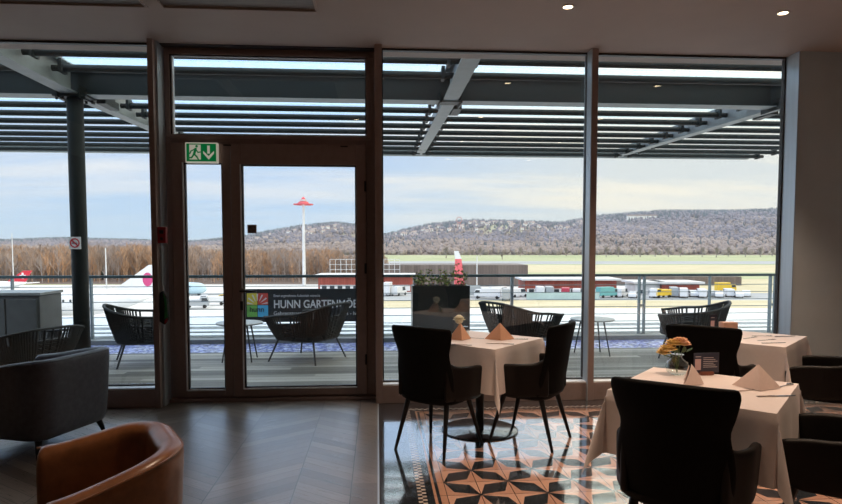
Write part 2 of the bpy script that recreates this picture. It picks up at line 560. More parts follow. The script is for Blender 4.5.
struct('wall_left', MB().box(XL - .15, XL, YB, 6.3, -.1, CZ + .1), 'wall_warm')
struct('wall_right', MB().box(XR, XR + .15, YB, 6.3, -.1, CZ + .1), 'wall')
struct('wall_back', MB().box(XL, XR, YB - .15, YB, -.1, CZ + .1), 'wall_warm')
struct('wall_front', MB().box(4.085, XR, 5.84, 6.07, 0, CZ), 'wall')
struct('trim_2', MB().box(4.075, 4.085, 5.835, 6.07, 0, CZ), 'alu')  # side of the wall return, bluish daylight put into its colour
struct('trim_3', MB().box(XL, 4.075, 6.03, 6.12, CZ - .008, CZ), 'bronze_dark')


def window(n, x0, x1, ml=0, mr=0):
    w = empty('window_%d' % n, ((x0 + x1) / 2, YG, 0), kind='structure')
    cx = (x0 + x1) / 2
    a, b = x0 - cx, x1 - cx
    zb, zt = .205, CZ - .008
    fy0, fy1 = YF - YG, .07
    MB().box(a, b, fy0, fy1, 0, .168).build('sill_panel', 'bronze', w, bevel=.003)
    MB().box(a, b, fy0 + .005, fy1, .170, .185).build('sill', 'sill', w, bevel=.003)
    t = .012
    MB().box(a, b, -.01, .03, .186, zb - .008).box(a, b, -.02, .03, zt - .012, zt).box(a, a + t, -.02, .03, zb, zt - .012).box(b - t, b, -.02, .03, zb, zt - .012).build('frame', 'bronze_dark', w)
    MB().box(a + t, b - t, -.004, .004, zb, zt - .012).build('glass_pane', 'glass', w)
    return w


window(1, XL, -2.085)
window(2, .046, 2.055)
window(3, 2.115, 4.075)


def mullion(n, x0, x1, y0, y1):
    struct('trim_%d' % n, MB().box(x0, x1, y0, y1, 0, CZ), 'bronze', bevel=.003)


mullion(4, -2.085, -2.035, 5.90, 6.10)
struct('trim_5', MB().box(-2.035, -2.015, 5.96, 6.14, 0, CZ), 'alu')  # thin strip on the reveal side, its daylight painted as a pale tone
mullion(6, -.022, .046, 5.92, 6.22)
# fin mullion between windows 2 and 3: flank painted with its bluish daylight, bronze face
struct('trim_7', MB().box(2.055, 2.115, 5.90, 6.12, 0, CZ), 'bronze', bevel=.003)
struct('trim_8', MB().box(2.047, 2.055, 5.895, 6.10, 0, CZ), 'alu')

# ------------------------------------------------------------------ door assembly
def dx(px, y=248): return at(px, y, Y=YD).x
def dz(y, px=280): return at(px, y, Y=YD).z
D = empty('door_1', (0, YD, 0), kind='structure')
xl, xr = -2.045, -.022
gl, gr = dx(170, 90), dx(366, 90)
zt0, zt1 = dz(135.5), dz(56.5)
fr = MB()
fr.box(xl, xr, 0, .10, zt1, CZ)                    # head
fr.box(xl, gl, 0, .10, 0, zt1).box(gr, xr, 0, .10, 0, zt1)   # jambs
zh = dz(144)
fr.box(gl, gr, 0, .10, zh, zt0)                      # transom rail
fr.box(gl, gr, 0, .10, 0, .045)                      # threshold

fr.build('frame', 'bronze', D, bevel=.004)
MB().box(gr - .018, gr, .047, .06, .045, zh).build('door_stop', 'bronze', D)
tr = MB(); t = .02
tr.box(gl - .03, gr + .03, -.02, 0, zt1, zt1 + .035).box(gl - .03, gr + .03, -.02, 0, zt0 - .035, zt0)
tr.box(gl - .03, gl, -.02, 0, zt0, zt1).box(gr, gr + .03, -.02, 0, zt0, zt1)
tr.build('transom_frame', 'bronze', D, bevel=.003)
sg = MB(); sg.box(gl, gl + .014, .0, .05, zt0, zt1).box(gr - .010, gr, .0, .05, zt0, zt1).box(gl, gr, 0, .05, zt1 - .012, zt1)
sg.build('gasket', 'bronze_dark', D)
MB().box(gl + .014, gl + .026, .0, .05, zt0, zt1 - .012).build('glazing_bead', 'sill', D)
MB().box(gl + .026, gr - .010, .03, .04, zt0, zt1 - .012).build('transom_glass', 'glass', D)


def leaf(name, a, b, ga, gb, z0, z1, g0, g1):
    l = MB(); y0, y1 = -.035, .045
    l.box(a, ga, y0, y1, z0, z1).box(gb, b, y0, y1, z0, z1).box(ga, gb, y0, y1, z0, g0).box(ga, gb, y0, y1, g1, z1)
    o = l.build(name, 'bronze', D, bevel=.004)
    k = MB(); k.box(ga, ga + .012, -.01, .03, g0, g1).box(gb - .012, gb, -.01, .03, g0, g1).box(ga + .012, gb - .012, -.01, .03, g0, g0 + .012).box(ga + .012, gb - .012, -.01, .03, g1 - .012, g1)
    k.build('gasket', 'bronze_dark', o)
    MB().box(ga + .012, gb - .012, .005, .015, g0 + .012, g1 - .012).build('glass_pane', 'glass', o)
    MB().box(ga - .012, ga, y0 - .004, y0, g0 - .01, g1).box(ga, gb, y0 - .004, y0, g0 - .012, g0).build('glazing_bead', 'sill', o)
    return o


jx = dx(232.5)
L1 = leaf('side_leaf', gl + .003, jx - .003, dx(186), dx(224), .05, zh - .004, dz(389, 200), dz(163, 200))
L2 = leaf('door_leaf', jx + .003, gr - .003, dx(243), dx(356.5), .05, zh - .004, dz(387), dz(165))
# vertical line reveals on frame
hd = MB()
hp = at(241, 291, Y=YD - .06)
hd.tube((hp.x, -.036, hp.z), (hp.x, -.085, hp.z), .011, n=12).tube((hp.x - .005, -.085, hp.z), (hp.x + .15, -.085, hp.z - .003), .010, n=12)
hd.build('handle', 'bronze_dark', L2, smooth=True)
ro = MB().lathe([(.026, 0), (.026, .008)], (0, 0, 0), 20).build('rose', 'bronze', L2)
ro.location = (hp.x, -.036, hp.z); ro.rotation_euler = (PI / 2, 0, 0)
MB().box(hp.x - .014, hp.x + .014, -.047, -.035, hp.z - .19, hp.z - .10).build('lock_cylinder', 'bronze_dark', L2, bevel=.004)
for zz in (.35, 1.25, 2.05):
    MB().tube((gr - .012, -.045, zz), (gr - .012, -.045, zz + .10), .011, n=10).build('hinge', 'bronze_dark', L2, smooth=True)
for px in (230, 345):
    x = dx(px); MB().box(x - .035, x + .035, -.047, -.035, zh - .03, zh - .018).build('closer_slide', 'bronze_dark', L2)
# threshold strip
MB().box(xl, xr, -.06, -.002, 0, .03).build('threshold_strip', 'bronze', D, bevel=.004)

# exit sign
a, b = at(185.5, 142.5, Y=YD - .08), at(218, 163, Y=YD - .08)
ex = empty('exit_sign', ((a.x + b.x) / 2, YD - .085, b.z), 0, 'green and white emergency exit sign with running man and down arrow above the door', 'sign')
w, h = (b.x - a.x) / 2, a.z - b.z
MB().box(-w, w, -.01, .045, 0, h).build('housing', 'exit_white', ex, bevel=.004)
MB().box(-w + .012, w - .012, -.014, -.0105, .012, h - .012).build('face', 'exit_green', ex)
MB().box(-w + .04, -w + .145, -.016, -.0145, .028, h - .022).build('doorway_symbol', 'exit_white', ex)
ar = MB(); ax = w * .46; m_ = h * .5
ar.box(ax - .012, ax + .012, -.017, -.0145, m_ - .01, h - .03)
ar.poly([(ax, .028), (ax + .05, .085), (ax + .05, .11), (ax, .062), (ax - .05, .11), (ax - .05, .085)], 'y', -.017, -.0145)
ar.build('arrow_symbol', 'exit_white', ex)
rm = MB(); mx0 = -w + .09
def bar(mb, p, q, r):
    d = Vector((q[0] - p[0], q[1] - p[1])).normalized() * r; n = (-d[1], d[0])
    mb.poly([(p[0] + n[0] - d[0], p[1] + n[1] - d[1]), (q[0] + n[0] + d[0], q[1] + n[1] + d[1]), (q[0] - n[0] + d[0], q[1] - n[1] + d[1]), (p[0] - n[0] - d[0], p[1] - n[1] - d[1])], 'y', -.019, -.0163)
bar(rm, (mx0 + .008, h * .66), (mx0 - .006, h * .42), .011)
bar(rm, (mx0 + .008, h * .68), (mx0 - .035, h * .56), .005); bar(rm, (mx0 - .035, h * .56), (mx0 - .045, h * .44), .005)
bar(rm, (mx0 + .008, h * .66), (mx0 + .03, h * .50), .005); bar(rm, (mx0 + .03, h * .5), (mx0 + .05, h * .52), .005)
bar(rm, (mx0 - .006, h * .42), (mx0 + .02, h * .27), .007); bar(rm, (mx0 + .02, h * .27), (mx0 + .034, h * .14), .006)
bar(rm, (mx0 - .008, h * .40), (mx0 - .03, h * .24), .007); bar(rm, (mx0 - .03, h * .24), (mx0 - .065, h * .22), .006)
rm.poly([(mx0 + .018 + .012 * math.cos(t * PI / 5), h * .80 + .012 * math.sin(t * PI / 5)) for t in range(10)], 'y', -.019, -.0163)
rm.build('running_man_symbol', 'exit_green', ex)

# red alarm box, pouch on the reveal
a, b = at(157.5, 227, Y=5.9), at(165.5, 243, Y=5.9)
al = empty('fire_alarm_box', ((a.x + b.x) / 2, 5.93, (a.z + b.z) / 2), 0, 'small red fire alarm box on the bronze post left of the door', 'alarm')
MB().box(-.038, .038, -.03, .03, -.075, .075).build('housing', 'red', al, bevel=.006)
MB().box(-.018, .018, -.034, -.0305, .01, .045).build('indicator', 'bronze_dark', al)
MB().box(-.012, .012, -.034, -.0305, -.05, -.02).build('button', 'bronze_dark', al)
q = at(163.5, 305, Y=5.93)
po = empty('hanging_pouch', (q.x, 5.935, 0), 0, 'black and green pouch with red tip hanging in the reveal left of the door', 'pouch')
z1, z0 = at(163, 291, Y=5.9).z, at(163, 325, Y=5.9).z
MB().poly([(-.035, z0 + .03), (.01, z0), (.045, z0 + .05), (.035, z1 - .06), (.0, z1), (-.03, z1 - .02)], 'y', -.02, .01).build('body', 'black', po, bevel=.004)
MB().poly([(.012, z0 + .05), (.042, z0 + .07), (.032, z1 - .08), (.005, z1 - .02), (.018, z0 + .18)], 'y', -.026, -.0205).build('green_flap', 'green', po)
MB().poly([(.012, z0 + .01), (.04, z0 + .03), (.040, z0 + .065), (.014, z0 + .045)], 'y', -.026, -.0205).build('red_tip', 'red', po)
MB().tube((0, 0, z1), (0, .0, z1 + .05), .006).build('hook', 'sill', po)
q = at(161.5, 289, Y=5.93)

# sticker on the glass
q = at(252, 229, Y=YD)
st = tag(MB().box(q.x - .044, q.x + .044, YD - .001, YD + .004, q.z - .042, q.z + .042).build('window_sticker', 'bronze'), 'small square brown no smoking sticker on the glass door', 'sticker')
rg = MB(); ring = []
for rr_ in (.033, .026):
    ring.append([(q.x + rr_ * math.cos(t * PI / 12), YD - .0025, q.z + rr_ * math.sin(t * PI / 12)) for t in range(24)])
rg.loops(ring, True, False)
rg.add([(q.x - .022, YD - .0025, q.z + .016), (q.x - .016, YD - .0025, q.z + .022), (q.x + .022, YD - .0025, q.z - .016), (q.x + .016, YD - .0025, q.z - .022)], [(0, 1, 2, 3)])
rg.build('prohibition_ring', 'bronze_dark', st, solid=.0012)

# ------------------------------------------------------------------ downlights
lamps = [(1.506, 4.913), (3.281, 4.916), (1.50, 3.05), (3.28, 3.05), (1.50, 1.0), (3.28, 1.0), (-.30, 3.05), (-.30, .6), (1.5, -1.2), (3.28, -1.2), (-.3, -1.5), (-2.2, .6), (-4.0, .6), (-2.2, -1.5), (-4.0, -1.5), (-5.3, 3.5)]
for i, (x, y) in enumerate(lamps):
    vis = i < 2
    lb = ['round recessed ceiling downlight near the top centre of the room', 'round recessed ceiling downlight at the upper right'][i] if vis else 'round recessed ceiling downlight further back over the dining tables'
    g = empty('ceiling_downlight', (x, y, CZ), 0, lb, 'ceiling light', 'ceiling downlights' if vis else 'ceiling downlights out of view')
    MB().lathe([(.038, -.001), (.052, -.001), (.052, -.005), (.038, -.005), (.038, -.001)], n=28, cap=False).build('trim_ring', 'lamp_trim', g, smooth=True)
    MB().lathe([(.001, -.0018), (.037, -.0018), (.037, -.0008), (.001, -.0008)], n=24).build('lens', 'lamp', g)
    ld = bpy.data.lights.new('downlight_lamp', 'SPOT'); ld.energy = 175 if y > 4.5 else (160 if y > 2 else 40); ld.color = (1, .73, .52)
    ld.spot_size = R(84); ld.spot_blend = .8; ld.shadow_soft_size = .05
    lo = bpy.data.objects.new('downlight_lamp', ld); COL.objects.link(lo); lo.location = (0, 0, -.02); lo.parent = g
# ------------------------------------------------------------------ dining chairs
def sm(t): t = max(0, min(1, t)); return t * t * (3 - 2 * t)
def lerp(pts, v):
    for (a, fa), (b, fb) in zip(pts, pts[1:]):
        if v <= b: return fa + (fb - fa) * sm((v - a) / (b - a))
    return pts[-1][1]


def make_chair():
    g = empty('dining_chair', (0, 0, 0), 0, 'x', 'chair')
    # backrest: winged, waisted, wraps forward at the edges
    rows = []
    zs = [.40, .45, .52, .59, .65, .70, .75, .80, .85, .90, .93, .945]
    for z in zs:
        hw = lerp([(.40, .225), (.55, .245), (.66, .235), (.73, .215), (.84, .25), (.91, .264), (.945, .252)], z)
        yb = -.215 - .085 * max(0, (z - .45)) / .5 * 1.0
        row = []
        for i in range(15):
            u = -1 + 2 * i / 14
            crown = -.012 * abs(u) ** 2 if z > .9 else 0
            row.append((u * hw, yb + .085 * abs(u) ** 2.4, z + crown))
        rows.append(row)
    mb = MB(); mb.loops(rows, False, False)
    mb.build('backrest', 'black_leather', g, smooth=True, solid=.036, subsurf=1)
    # armrests: curved panels flowing from the back to a rounded front
    for s in (-1, 1):
        rows = []
        for j in range(9):
            v = j / 8
            row = []
            for i in range(12):
                u = i / 11
                top = lerp([(0, .705), (.22, .650), (.6, .640), (.88, .625), (1, .585)], u)
                bot = lerp([(0, .40), (.7, .385), (1, .43)], u)
                z = bot + (top - bot) * v
                ang = sm(u / .45)
                x = .20 + .072 * ang + .012 * v * u
                y = -.185 + .43 * u - .02 * (1 - ang)
                row.append((s * x, y, z))
            rows.append(row)
        MB().loops(rows, False, False).build('armrest', 'brown_leather', g, smooth=True, solid=.038, subsurf=1)
    # seat: rounded pan and cushion
    def seat_ring(z, k):
        return [(k * .26 * math.copysign(abs(math.cos(t)) ** .6, math.cos(t)), .01 + k * .235 * math.copysign(abs(math.sin(t)) ** .6, math.sin(t)), z) for t in [2 * PI * i / 28 for i in range(28)]]
    MB().loops([seat_ring(.36, .55), seat_ring(.365, .80), seat_ring(.39, .95), seat_ring(.42, 1.0)]).build('seat_shell', 'black_leather', g, smooth=True)
    MB().loops([seat_ring(.421, .93), seat_ring(.45, .95), seat_ring(.475, .93), seat_ring(.487, .80), seat_ring(.49, .4)]).build('seat', 'black_leather', g, smooth=True)
    for sx, sy in ((-1, -1), (1, -1), (-1, 1), (1, 1)):
        top = (sx * .17, .015 + sy * .15, .37); ft = (sx * (.215 if sy < 0 else .235), .01 + sy * .25, 0)
        MB().tube(ft, top, .011, .021, 12).build('leg', 'black_wood', g, smooth=True)
    return g


chair = make_chair()
CH = [((.445, 4.60), 51, 'black winged dining chair left of the table with the round floor base'),
      ((1.20, 4.71), 145, 'black winged dining chair right of the table with the round floor base'),
      ((1.375, 2.68), 52, 'large black winged dining chair nearest the camera, in front of the table with yellow flowers'),
      ((2.21, 2.78), 138, 'dark dining chair cut off at the bottom right corner of the picture'),
      ((2.50, 4.50), 50, 'black winged dining chair behind the yellow flowers, before the table by the grey wall'),
      ((3.41, 4.46), 140, 'dark leather dining chair at the right edge beside the grey wall')]
for i, ((x, y), a_, lb) in enumerate(CH):
    c = chair if i == 0 else copy_tree(chair)
    place(c, (x, y, 0), R(a_ - 90), lb, 'black dining chairs')


# ------------------------------------------------------------------ tables and cloths
def table(cx, cy, rot, side, base, lab, clab):
    g = empty('dining_table', (cx, cy, 0), R(rot), lab, 'table')
    h = side / 2 - .012
    MB().box(-h, h, -h, h, .722, .750).build('table_top', 'wood_foot', g, bevel=.004)
    MB().lathe([(.035, .016), (.035, .722)], n=20).build('pedestal', 'black_wood', g, smooth=True)
    MB().lathe([(base, 0), (base, .008), (base - .01, .014), (.04, .018)], n=48).build('base_plate', 'base_plate', g, smooth=True)
    MB().lathe([(base + .001, .0005), (base + .001, .009), (base + .004, .009), (base + .004, .0005), (base + .001, .0005)], n=48, cap=False).build('rim', 'black_wood', g, smooth=True)
    # cloth
    hs = side / 2; ov = .335; n = 13; m = 11
    ax_ = [-hs - ov * (1 - i / m) for i in range(m)] + [-hs + 2 * hs * i / n for i in range(n + 1)] + [hs + ov * (i + 1) / m for i in range(m)]
    top = .7545
    def P(a, b):
        ea = max(0, abs(a) - hs); eb = max(0, abs(b) - hs)
        sa = 1 if a > 0 else -1; sb = 1 if b > 0 else -1
        if ea == 0 and eb == 0: return (a, b, top)
        if eb == 0:
            fl = .004 + .05 * ea + .016 * (ea / ov) * math.sin(b * 21 + sa * 1.3 + rot)
            return (sa * (hs + fl), b, top - ea)
        if ea == 0:
            fl = .004 + .05 * eb + .016 * (eb / ov) * math.sin(a * 19 + sb * 2.1 + rot)
            return (a, sb * (hs + fl), top - eb)
        r = math.hypot(ea, eb); ph = math.atan2(eb, ea)
        s2 = math.sin(2 * ph)
        fl = .004 + .05 * r
        dg = .23 * r * s2 ** 2
        lt = -.13 * r * math.sin(4 * ph) * .55
        x = hs + fl * math.cos(ph) + (dg + lt) * .7071
        y = hs + fl * math.sin(ph) + (dg - lt) * .7071
        return (sa * x, sb * y, top - r * (1 - .05 * s2 * s2))
    rows = [[P(a, b) for a in ax_] for b in ax_]
    o = MB().loops(rows, False, False).build('tablecloth', 'cloth', None, smooth=True, solid=.0025)
    # a little smoothing keeps the edge soft
    o.location = (cx, cy, 0); o.rotation_euler = (0, 0, R(rot))
    tag(o, clab, 'tablecloth', 'white tablecloths')
    return g


table(.835, 5.0, 47.5, .75, .31, 'square pedestal dining table with round black floor base near the planter', 'white tablecloth on the table with the round floor base')
table(1.755, 3.185, 48.5, .78, .24, 'square dining table nearest the camera, hidden under its cloth', 'white tablecloth under the yellow flowers, on the nearest table')
table(3.06, 4.97, 44, .78, .24, 'square dining table by the grey wall, hidden under its cloth', 'white tablecloth on the table beside the grey wall')
TZ = .7562


def napkin(px, py, w, h, rz, mat, lab, grp, d=.07):
    p = at(px, py, Z=TZ)
    mb = MB()
    L, Rr, A, Fp = Vector((-w / 2, d * .5, 0)), Vector((w / 2, d * .5, 0)), Vector((0, d * .12, h)), Vector((0, -d * .6, 0))
    n = 6
    for P0, P1 in ((L, Fp), (Fp, Rr)):
        rows = []
        for i in range(n + 1):
            t = i / n; base = P0.lerp(P1, t)
            rows.append([base.lerp(A, k / n) + Vector((0, -.006 * math.sin(PI * k / n), 0)) for k in range(n + 1)])
        mb.loops(rows, False, False)
    # inner fold, visible as a second layer
    for P0, P1 in ((L * .8, Vector((0, d * .1, 0))), (Vector((0, d * .1, 0)), Rr * .8)):
        mb.add([P0 + Vector((0, .012, 0)), P1 + Vector((0, .012, 0)), A * .93 + Vector((0, .012, 0))], [(0, 1, 2)])
    o = mb.build('folded_napkin', mat, None, solid=.0035)
    o.location = (p.x, p.y, TZ + .0035); o.rotation_euler = (0, 0, R(rz))
    return tag(o, lab, 'napkin', grp)


napkin(460.5, 340, .19, .135, 5, 'napkin', 'peach folded napkin standing beside the cream flower on the middle table', 'folded napkins')
napkin(500, 340, .245, .135, -5, 'napkin', 'wide peach folded napkin at the right of the middle table', 'folded napkins')
napkin(693, 384, .17, .105, 62, 'napkin_pale', 'pale folded napkin seen edge on in front of the menu card with wooden foot', 'folded napkins', .09)
napkin(758, 389, .235, .125, -22, 'napkin_pale', 'pale folded napkin at the right of the nearest table', 'folded napkins', .10)


def knife(parentless_loc, rz):
    g = empty('knife', parentless_loc, rz)
    MB().poly([(-.009, 0), (.009, 0), (.008, .10), (-.008, .10)], 'z', .0, .004).build('handle', 'cutlery', g, bevel=.001)
    MB().poly([(-.008, .10), (.008, .10), (.010, .15), (.006, .20), (-.008, .215)], 'z', .0005, .0025).build('blade', 'cutlery', g)
    return g


def fork(loc, rz):
    g = empty('fork', loc, rz)
    MB().poly([(-.008, 0), (.008, 0), (.004, .12), (-.004, .12)], 'z', .0, .003).build('handle', 'cutlery', g)
    mb = MB(); mb.poly([(-.004, .12), (.004, .12), (.012, .14), (.012, .155), (-.012, .155), (-.012, .14)], 'z', .001, .004)
    for k in range(4): mb.box(-.012 + k * .007, -.009 + k * .007, .155, .20, .001, .003)
    mb.build('tines', 'cutlery', g)
    return g


def spoon(loc, rz):
    g = empty('spoon', loc, rz)
    MB().poly([(-.006, 0), (.006, 0), (.003, .12), (-.003, .12)], 'z', .0, .003).build('handle', 'cutlery', g)
    MB().poly([(.016 * math.cos(t * PI / 8), .14 + .024 * math.sin(t * PI / 8)) for t in range(16)], 'z', .001, .005).build('bowl', 'cutlery', g)
    return g


CUT = [('fork', 472, 345.5, 70, 'fork in front of the left napkin on the middle table'), ('spoon', 484, 339, 60, 'spoon between the two napkins on the middle table'),
       ('knife', 514, 344.5, 75, 'knife before the right napkin on the middle table'), ('knife', 528, 339.5, 80, 'knife right of the wide peach napkin on the middle table'),
       ('fork', 735, 392, -75, 'fork in front of the right napkin on the nearest table'), ('knife', 757, 397, -88, 'knife in front of the right napkin on the nearest table'),
       ('spoon', 777, 388, -60, 'spoon right of the napkin on the nearest table'),
       ('fork', 744, 339, -60, 'fork nearest the chair back on the table by the grey wall'), ('spoon', 752, 336, -100, 'spoon at the middle of the table by the grey wall'),
       ('fork', 758, 341, -70, 'fork on the front part of the table by the grey wall'), ('knife', 775, 337, -80, 'knife at the back right of the table by the grey wall'),
       ('knife', 762, 343.5, -85, 'knife on the front edge of the table by the grey wall')]
for k, px, py, rz, lb in CUT:
    p = at(px, py, Z=TZ)
    g = {'knife': knife, 'fork': fork, 'spoon': spoon}[k]((p.x, p.y, TZ + .001), R(rz))
    tag(g, lb, k, 'cutlery on the tables')


def blossom(name, c, r, mat, parent, n=9, ell=1.0, seed=1):
    rnd = random.Random(seed); mb = MB()
    for k in range(n * 3):
        ring = k // n; a = 2 * PI * (k % n) / n + ring * .35 + rnd.uniform(-.1, .1)
        tilt = (.25, .75, 1.25)[ring]; L = r * (1.0, .95, .8)[ring]; wd = r * .5
        rows = []
        for i in range(5):
            t = i / 4
            out = L * math.sin(tilt_s := (PI / 2 - tilt * (1 - .3 * t))) * t
            up = L * math.cos(tilt_s) * t * ell + r * .12 * t * t
            w_ = wd * math.sin(PI * (.12 + .80 * t)) ** .8
            row = []
            for j in (-1, -.4, .4, 1):
                rad = Vector((math.cos(a), math.sin(a), 0)); tg = Vector((-math.sin(a), math.cos(a), 0))
                row.append(Vector(c) + rad * out + tg * (w_ * j) + Vector((0, 0, up + abs(j) * r * .12)))
            rows.append(row)
        mb.loops(rows, False, False)
    return mb.build(name, mat, parent, smooth=True, solid=.0015)


# vase with cream flower (middle table)
p = at(465, 338, Z=TZ)
v = empty('flower_vase', (p.x, p.y, TZ + .001), 0, 'small glass vase holding one cream flower on the middle table', 'vase')
MB().lathe([(.022, 0), (.030, .01), (.034, .04), (.028, .07), (.022, .085), (.026, .095)], n=24).build('vase', 'vase', v, smooth=True)
MB().path([(0, 0, .01), (-.01, 0, .08), (-.045, 0, .135)], .0025).build('stem', 'leaf', v)
fb = MB()
b_ = blossom('flower', (-.05, 0, .135), .052, 'petal_white', v, 11, 1.0, 3)
MB().lathe([(.005, -.04), (.028, -.028), (.040, 0), (.034, .022), (.015, .036)], (-.05, 0, .155), 14).build('flower_heart', 'petal_white', v, smooth=True)
# vase with yellow flowers (near table)
p = at(677, 374.5, Z=TZ)
v = empty('flower_vase', (p.x, p.y, TZ + .001), 0, 'round glass vase of yellow and peach flowers on the nearest table', 'vase')
v.scale = (1.3, 1.3, 1.2)
MB().lathe([(.025, 0), (.045, .012), (.052, .038), (.045, .062), (.024, .080), (.020, .090), (.028, .100)], n=28).build('vase', 'vase', v, smooth=True)
for k, (x, y, z, m_, r_) in enumerate([(-.050, -.01, .115, 'petal_yellow', .040), (-.018, .0, .140, 'petal_yellow', .040), (-.060, .01, .095, 'petal_yellow', .034),
                                     (.012, .0, .152, 'petal_peach', .036), (.038, .01, .138, 'petal_peach', .028)]):
    f_ = blossom('flower', (x, y, z), r_, m_, v, 8, 1.0, k)
    MB().path([(0, 0, .01), (x * .3, y, .08), (x, y, z)], .0022).build('stem', 'leaf', v)
lf = MB()
for k in range(9):
    a = k * .8; c0 = Vector((.012 + .03 * math.cos(a), .02 * math.sin(a), .11)); e = c0 + Vector((.028 * math.cos(a), .02 * math.sin(a), .02)); s_ = Vector((-math.sin(a), math.cos(a), 0)) * .010
    lf.add([c0, (c0 + e) / 2 + s_, e, (c0 + e) / 2 - s_], [(0, 1, 2, 3)])
lf.build('leaves', 'leaf', v, solid=.001)


# menu cards
def menu(px, py, w, h, rz, lab, footmat='wood_foot'):
    p = at(px, py, Z=TZ)
    g = empty('menu_card_stand', (p.x, p.y, TZ + .001), R(rz), lab, 'menu card')
    MB().box(-.04, .04, -.018, .018, 0, .020).build('wooden_foot', footmat, g, bevel=.002)
    MB().box(-w / 2, w / 2, -.0015, .0015, .012, .012 + h).build('card', 'card', g)
    MB().box(-w / 2 + .008, -w / 2 + .045, -.0022, -.0016, .03, .03 + h * .55).build('printed_picture', 'card_pink', g)
    ln = MB()
    for k in range(6 if w > .1 else 1):
        ln.box(-w / 2 + (.060 if w > .1 else .048), w / 2 - .012 - .012 * (k % 3), -.0022, -.0016, .045 + k * .011, .048 + k * .011)
    ln.build('printed_lines', 'card_text', g)
    MB().box(-w / 2 + .010, -w / 2 + .045, -.0022, -.0016, h * .9, h * .9 + .004).build('printed_heading', 'card_text', g)
    return g


menu(706, 375, .160, .118, 4, 'dark menu card in a wooden foot on the nearest table beside the vase')
menu(713, 334, .07, .155, 10, 'small dark menu card on the table by the grey wall')
p = at(728, 334, Z=TZ)
tag(MB().box(p.x - .065, p.x + .065, p.y - .04, p.y + .04, TZ + .001, TZ + .105).build('wooden_box', 'wood_pale', bevel=.004), 'pale wooden box on the table by the grey wall', 'box')


# ------------------------------------------------------------------ lounge armchairs
def armchair(mat, lab, loc, face, wid=.74, dep=.72, hb=.71, ha=.62, splay=0):
    g = empty('armchair', (loc[0], loc[1], 0), R(face - 90), lab, 'armchair', 'lounge armchairs')
    # plan path: left arm front -> back -> right arm front (facing +y)
    pts = []
    w, d, rc = wid / 2, dep, .17
    def P(s):
        a = [(-w - .0, d / 2), (-w + .01, -d / 2 + rc)]
        return a
    n = 0
    path = []
    for i in range(9): path.append((-w + .02 * (1 - i / 8) - .0, d / 2 - (d - rc) * i / 8))
    for i in range(1, 9):
        t = PI + (PI / 2) * i / 8
        path.append((-w + rc + rc * math.cos(t), -d / 2 + rc + rc * math.sin(t)))
    for i in range(1, 7): path.append((-w + rc + (2 * w - 2 * rc) * i / 6, -d / 2))
    half = path[:]
    for x, y in [q for q in path[::-1]][7:]: half.append((-x, y))
    # remove duplicates near the join
    path = [half[0]]
    for q in half[1:]:
        if (q[0] - path[-1][0]) ** 2 + (q[1] - path[-1][1]) ** 2 > 1e-5: path.append(q)
    path = [(x * (1 + splay * (y + d / 2) / d), y) for x, y in path]
    N = len(path); rows = []
    for i, (x, y) in enumerate(path):
        a = path[max(0, i - 1)]; b = path[min(N - 1, i + 1)]
        tx, ty = b[0] - a[0], b[1] - a[1]; L = math.hypot(tx, ty); nx, ny = -ty / L, tx / L   # inward normal
        f = (y + d / 2) / d
        top = hb + (ha - hb) * sm(f)
        th = .075
        prof = [(.055, .13), (.01, .14), (-.004, .40), (-.02, top - .05), (-.018, top - .018), (0, top), (th * .5, top + .004), (th, top - .012), (th + .012, top - .05), (th + .018, .50), (th + .02, .36), (th + .02, .13)]
        rows.append([(x + nx * o, y + ny * o, z) for o, z in prof])
    MB().loops(rows, True, True).build('shell', mat, g, smooth=True, subsurf=1)
    # seam piping along the rim
    pp = []
    for i, (x, y) in enumerate(path):
        a = path[max(0, i - 1)]; b = path[min(N - 1, i + 1)]
        tx, ty = b[0] - a[0], b[1] - a[1]; L = math.hypot(tx, ty); nx, ny = -ty / L, tx / L
        top = hb + (ha - hb) * sm((y + d / 2) / d)
        pp.append((x - nx * .013, y - ny * .013, top - .014))
    MB().path(pp, .0045, 6).build('piping', mat, g, smooth=True)
    MB().box(-w + .085, w - .085, -d / 2 + .09, d / 2 + .01, .29, .44).build('seat_cushion', mat, g, smooth=True, bevel=.035)
    MB().box(-w + .07, w - .07, -d / 2 + .07, d / 2 - .02, .13, .288).build('seat_base', mat, g, bevel=.01)
    for sx in (-1, 1):
        for sy in (-1, 1):
            MB().tube((sx * (w - .06), sy * (d / 2 - .08), 0), (sx * (w - .10), sy * (d / 2 - .11), .135), .012, .026, 10).build('leg', 'black_wood', g, smooth=True)
    return g


armchair('grey_leather', 'slate grey leather tub armchair at the left edge, its back to the glass door', (-2.58, 4.88), 163, .78, .74)
armchair('tan_leather', 'cognac brown leather tub armchair at the bottom left, nearest the camera', (-1.085, 2.54), 208.5, .57, .49, .722, .64, .47)

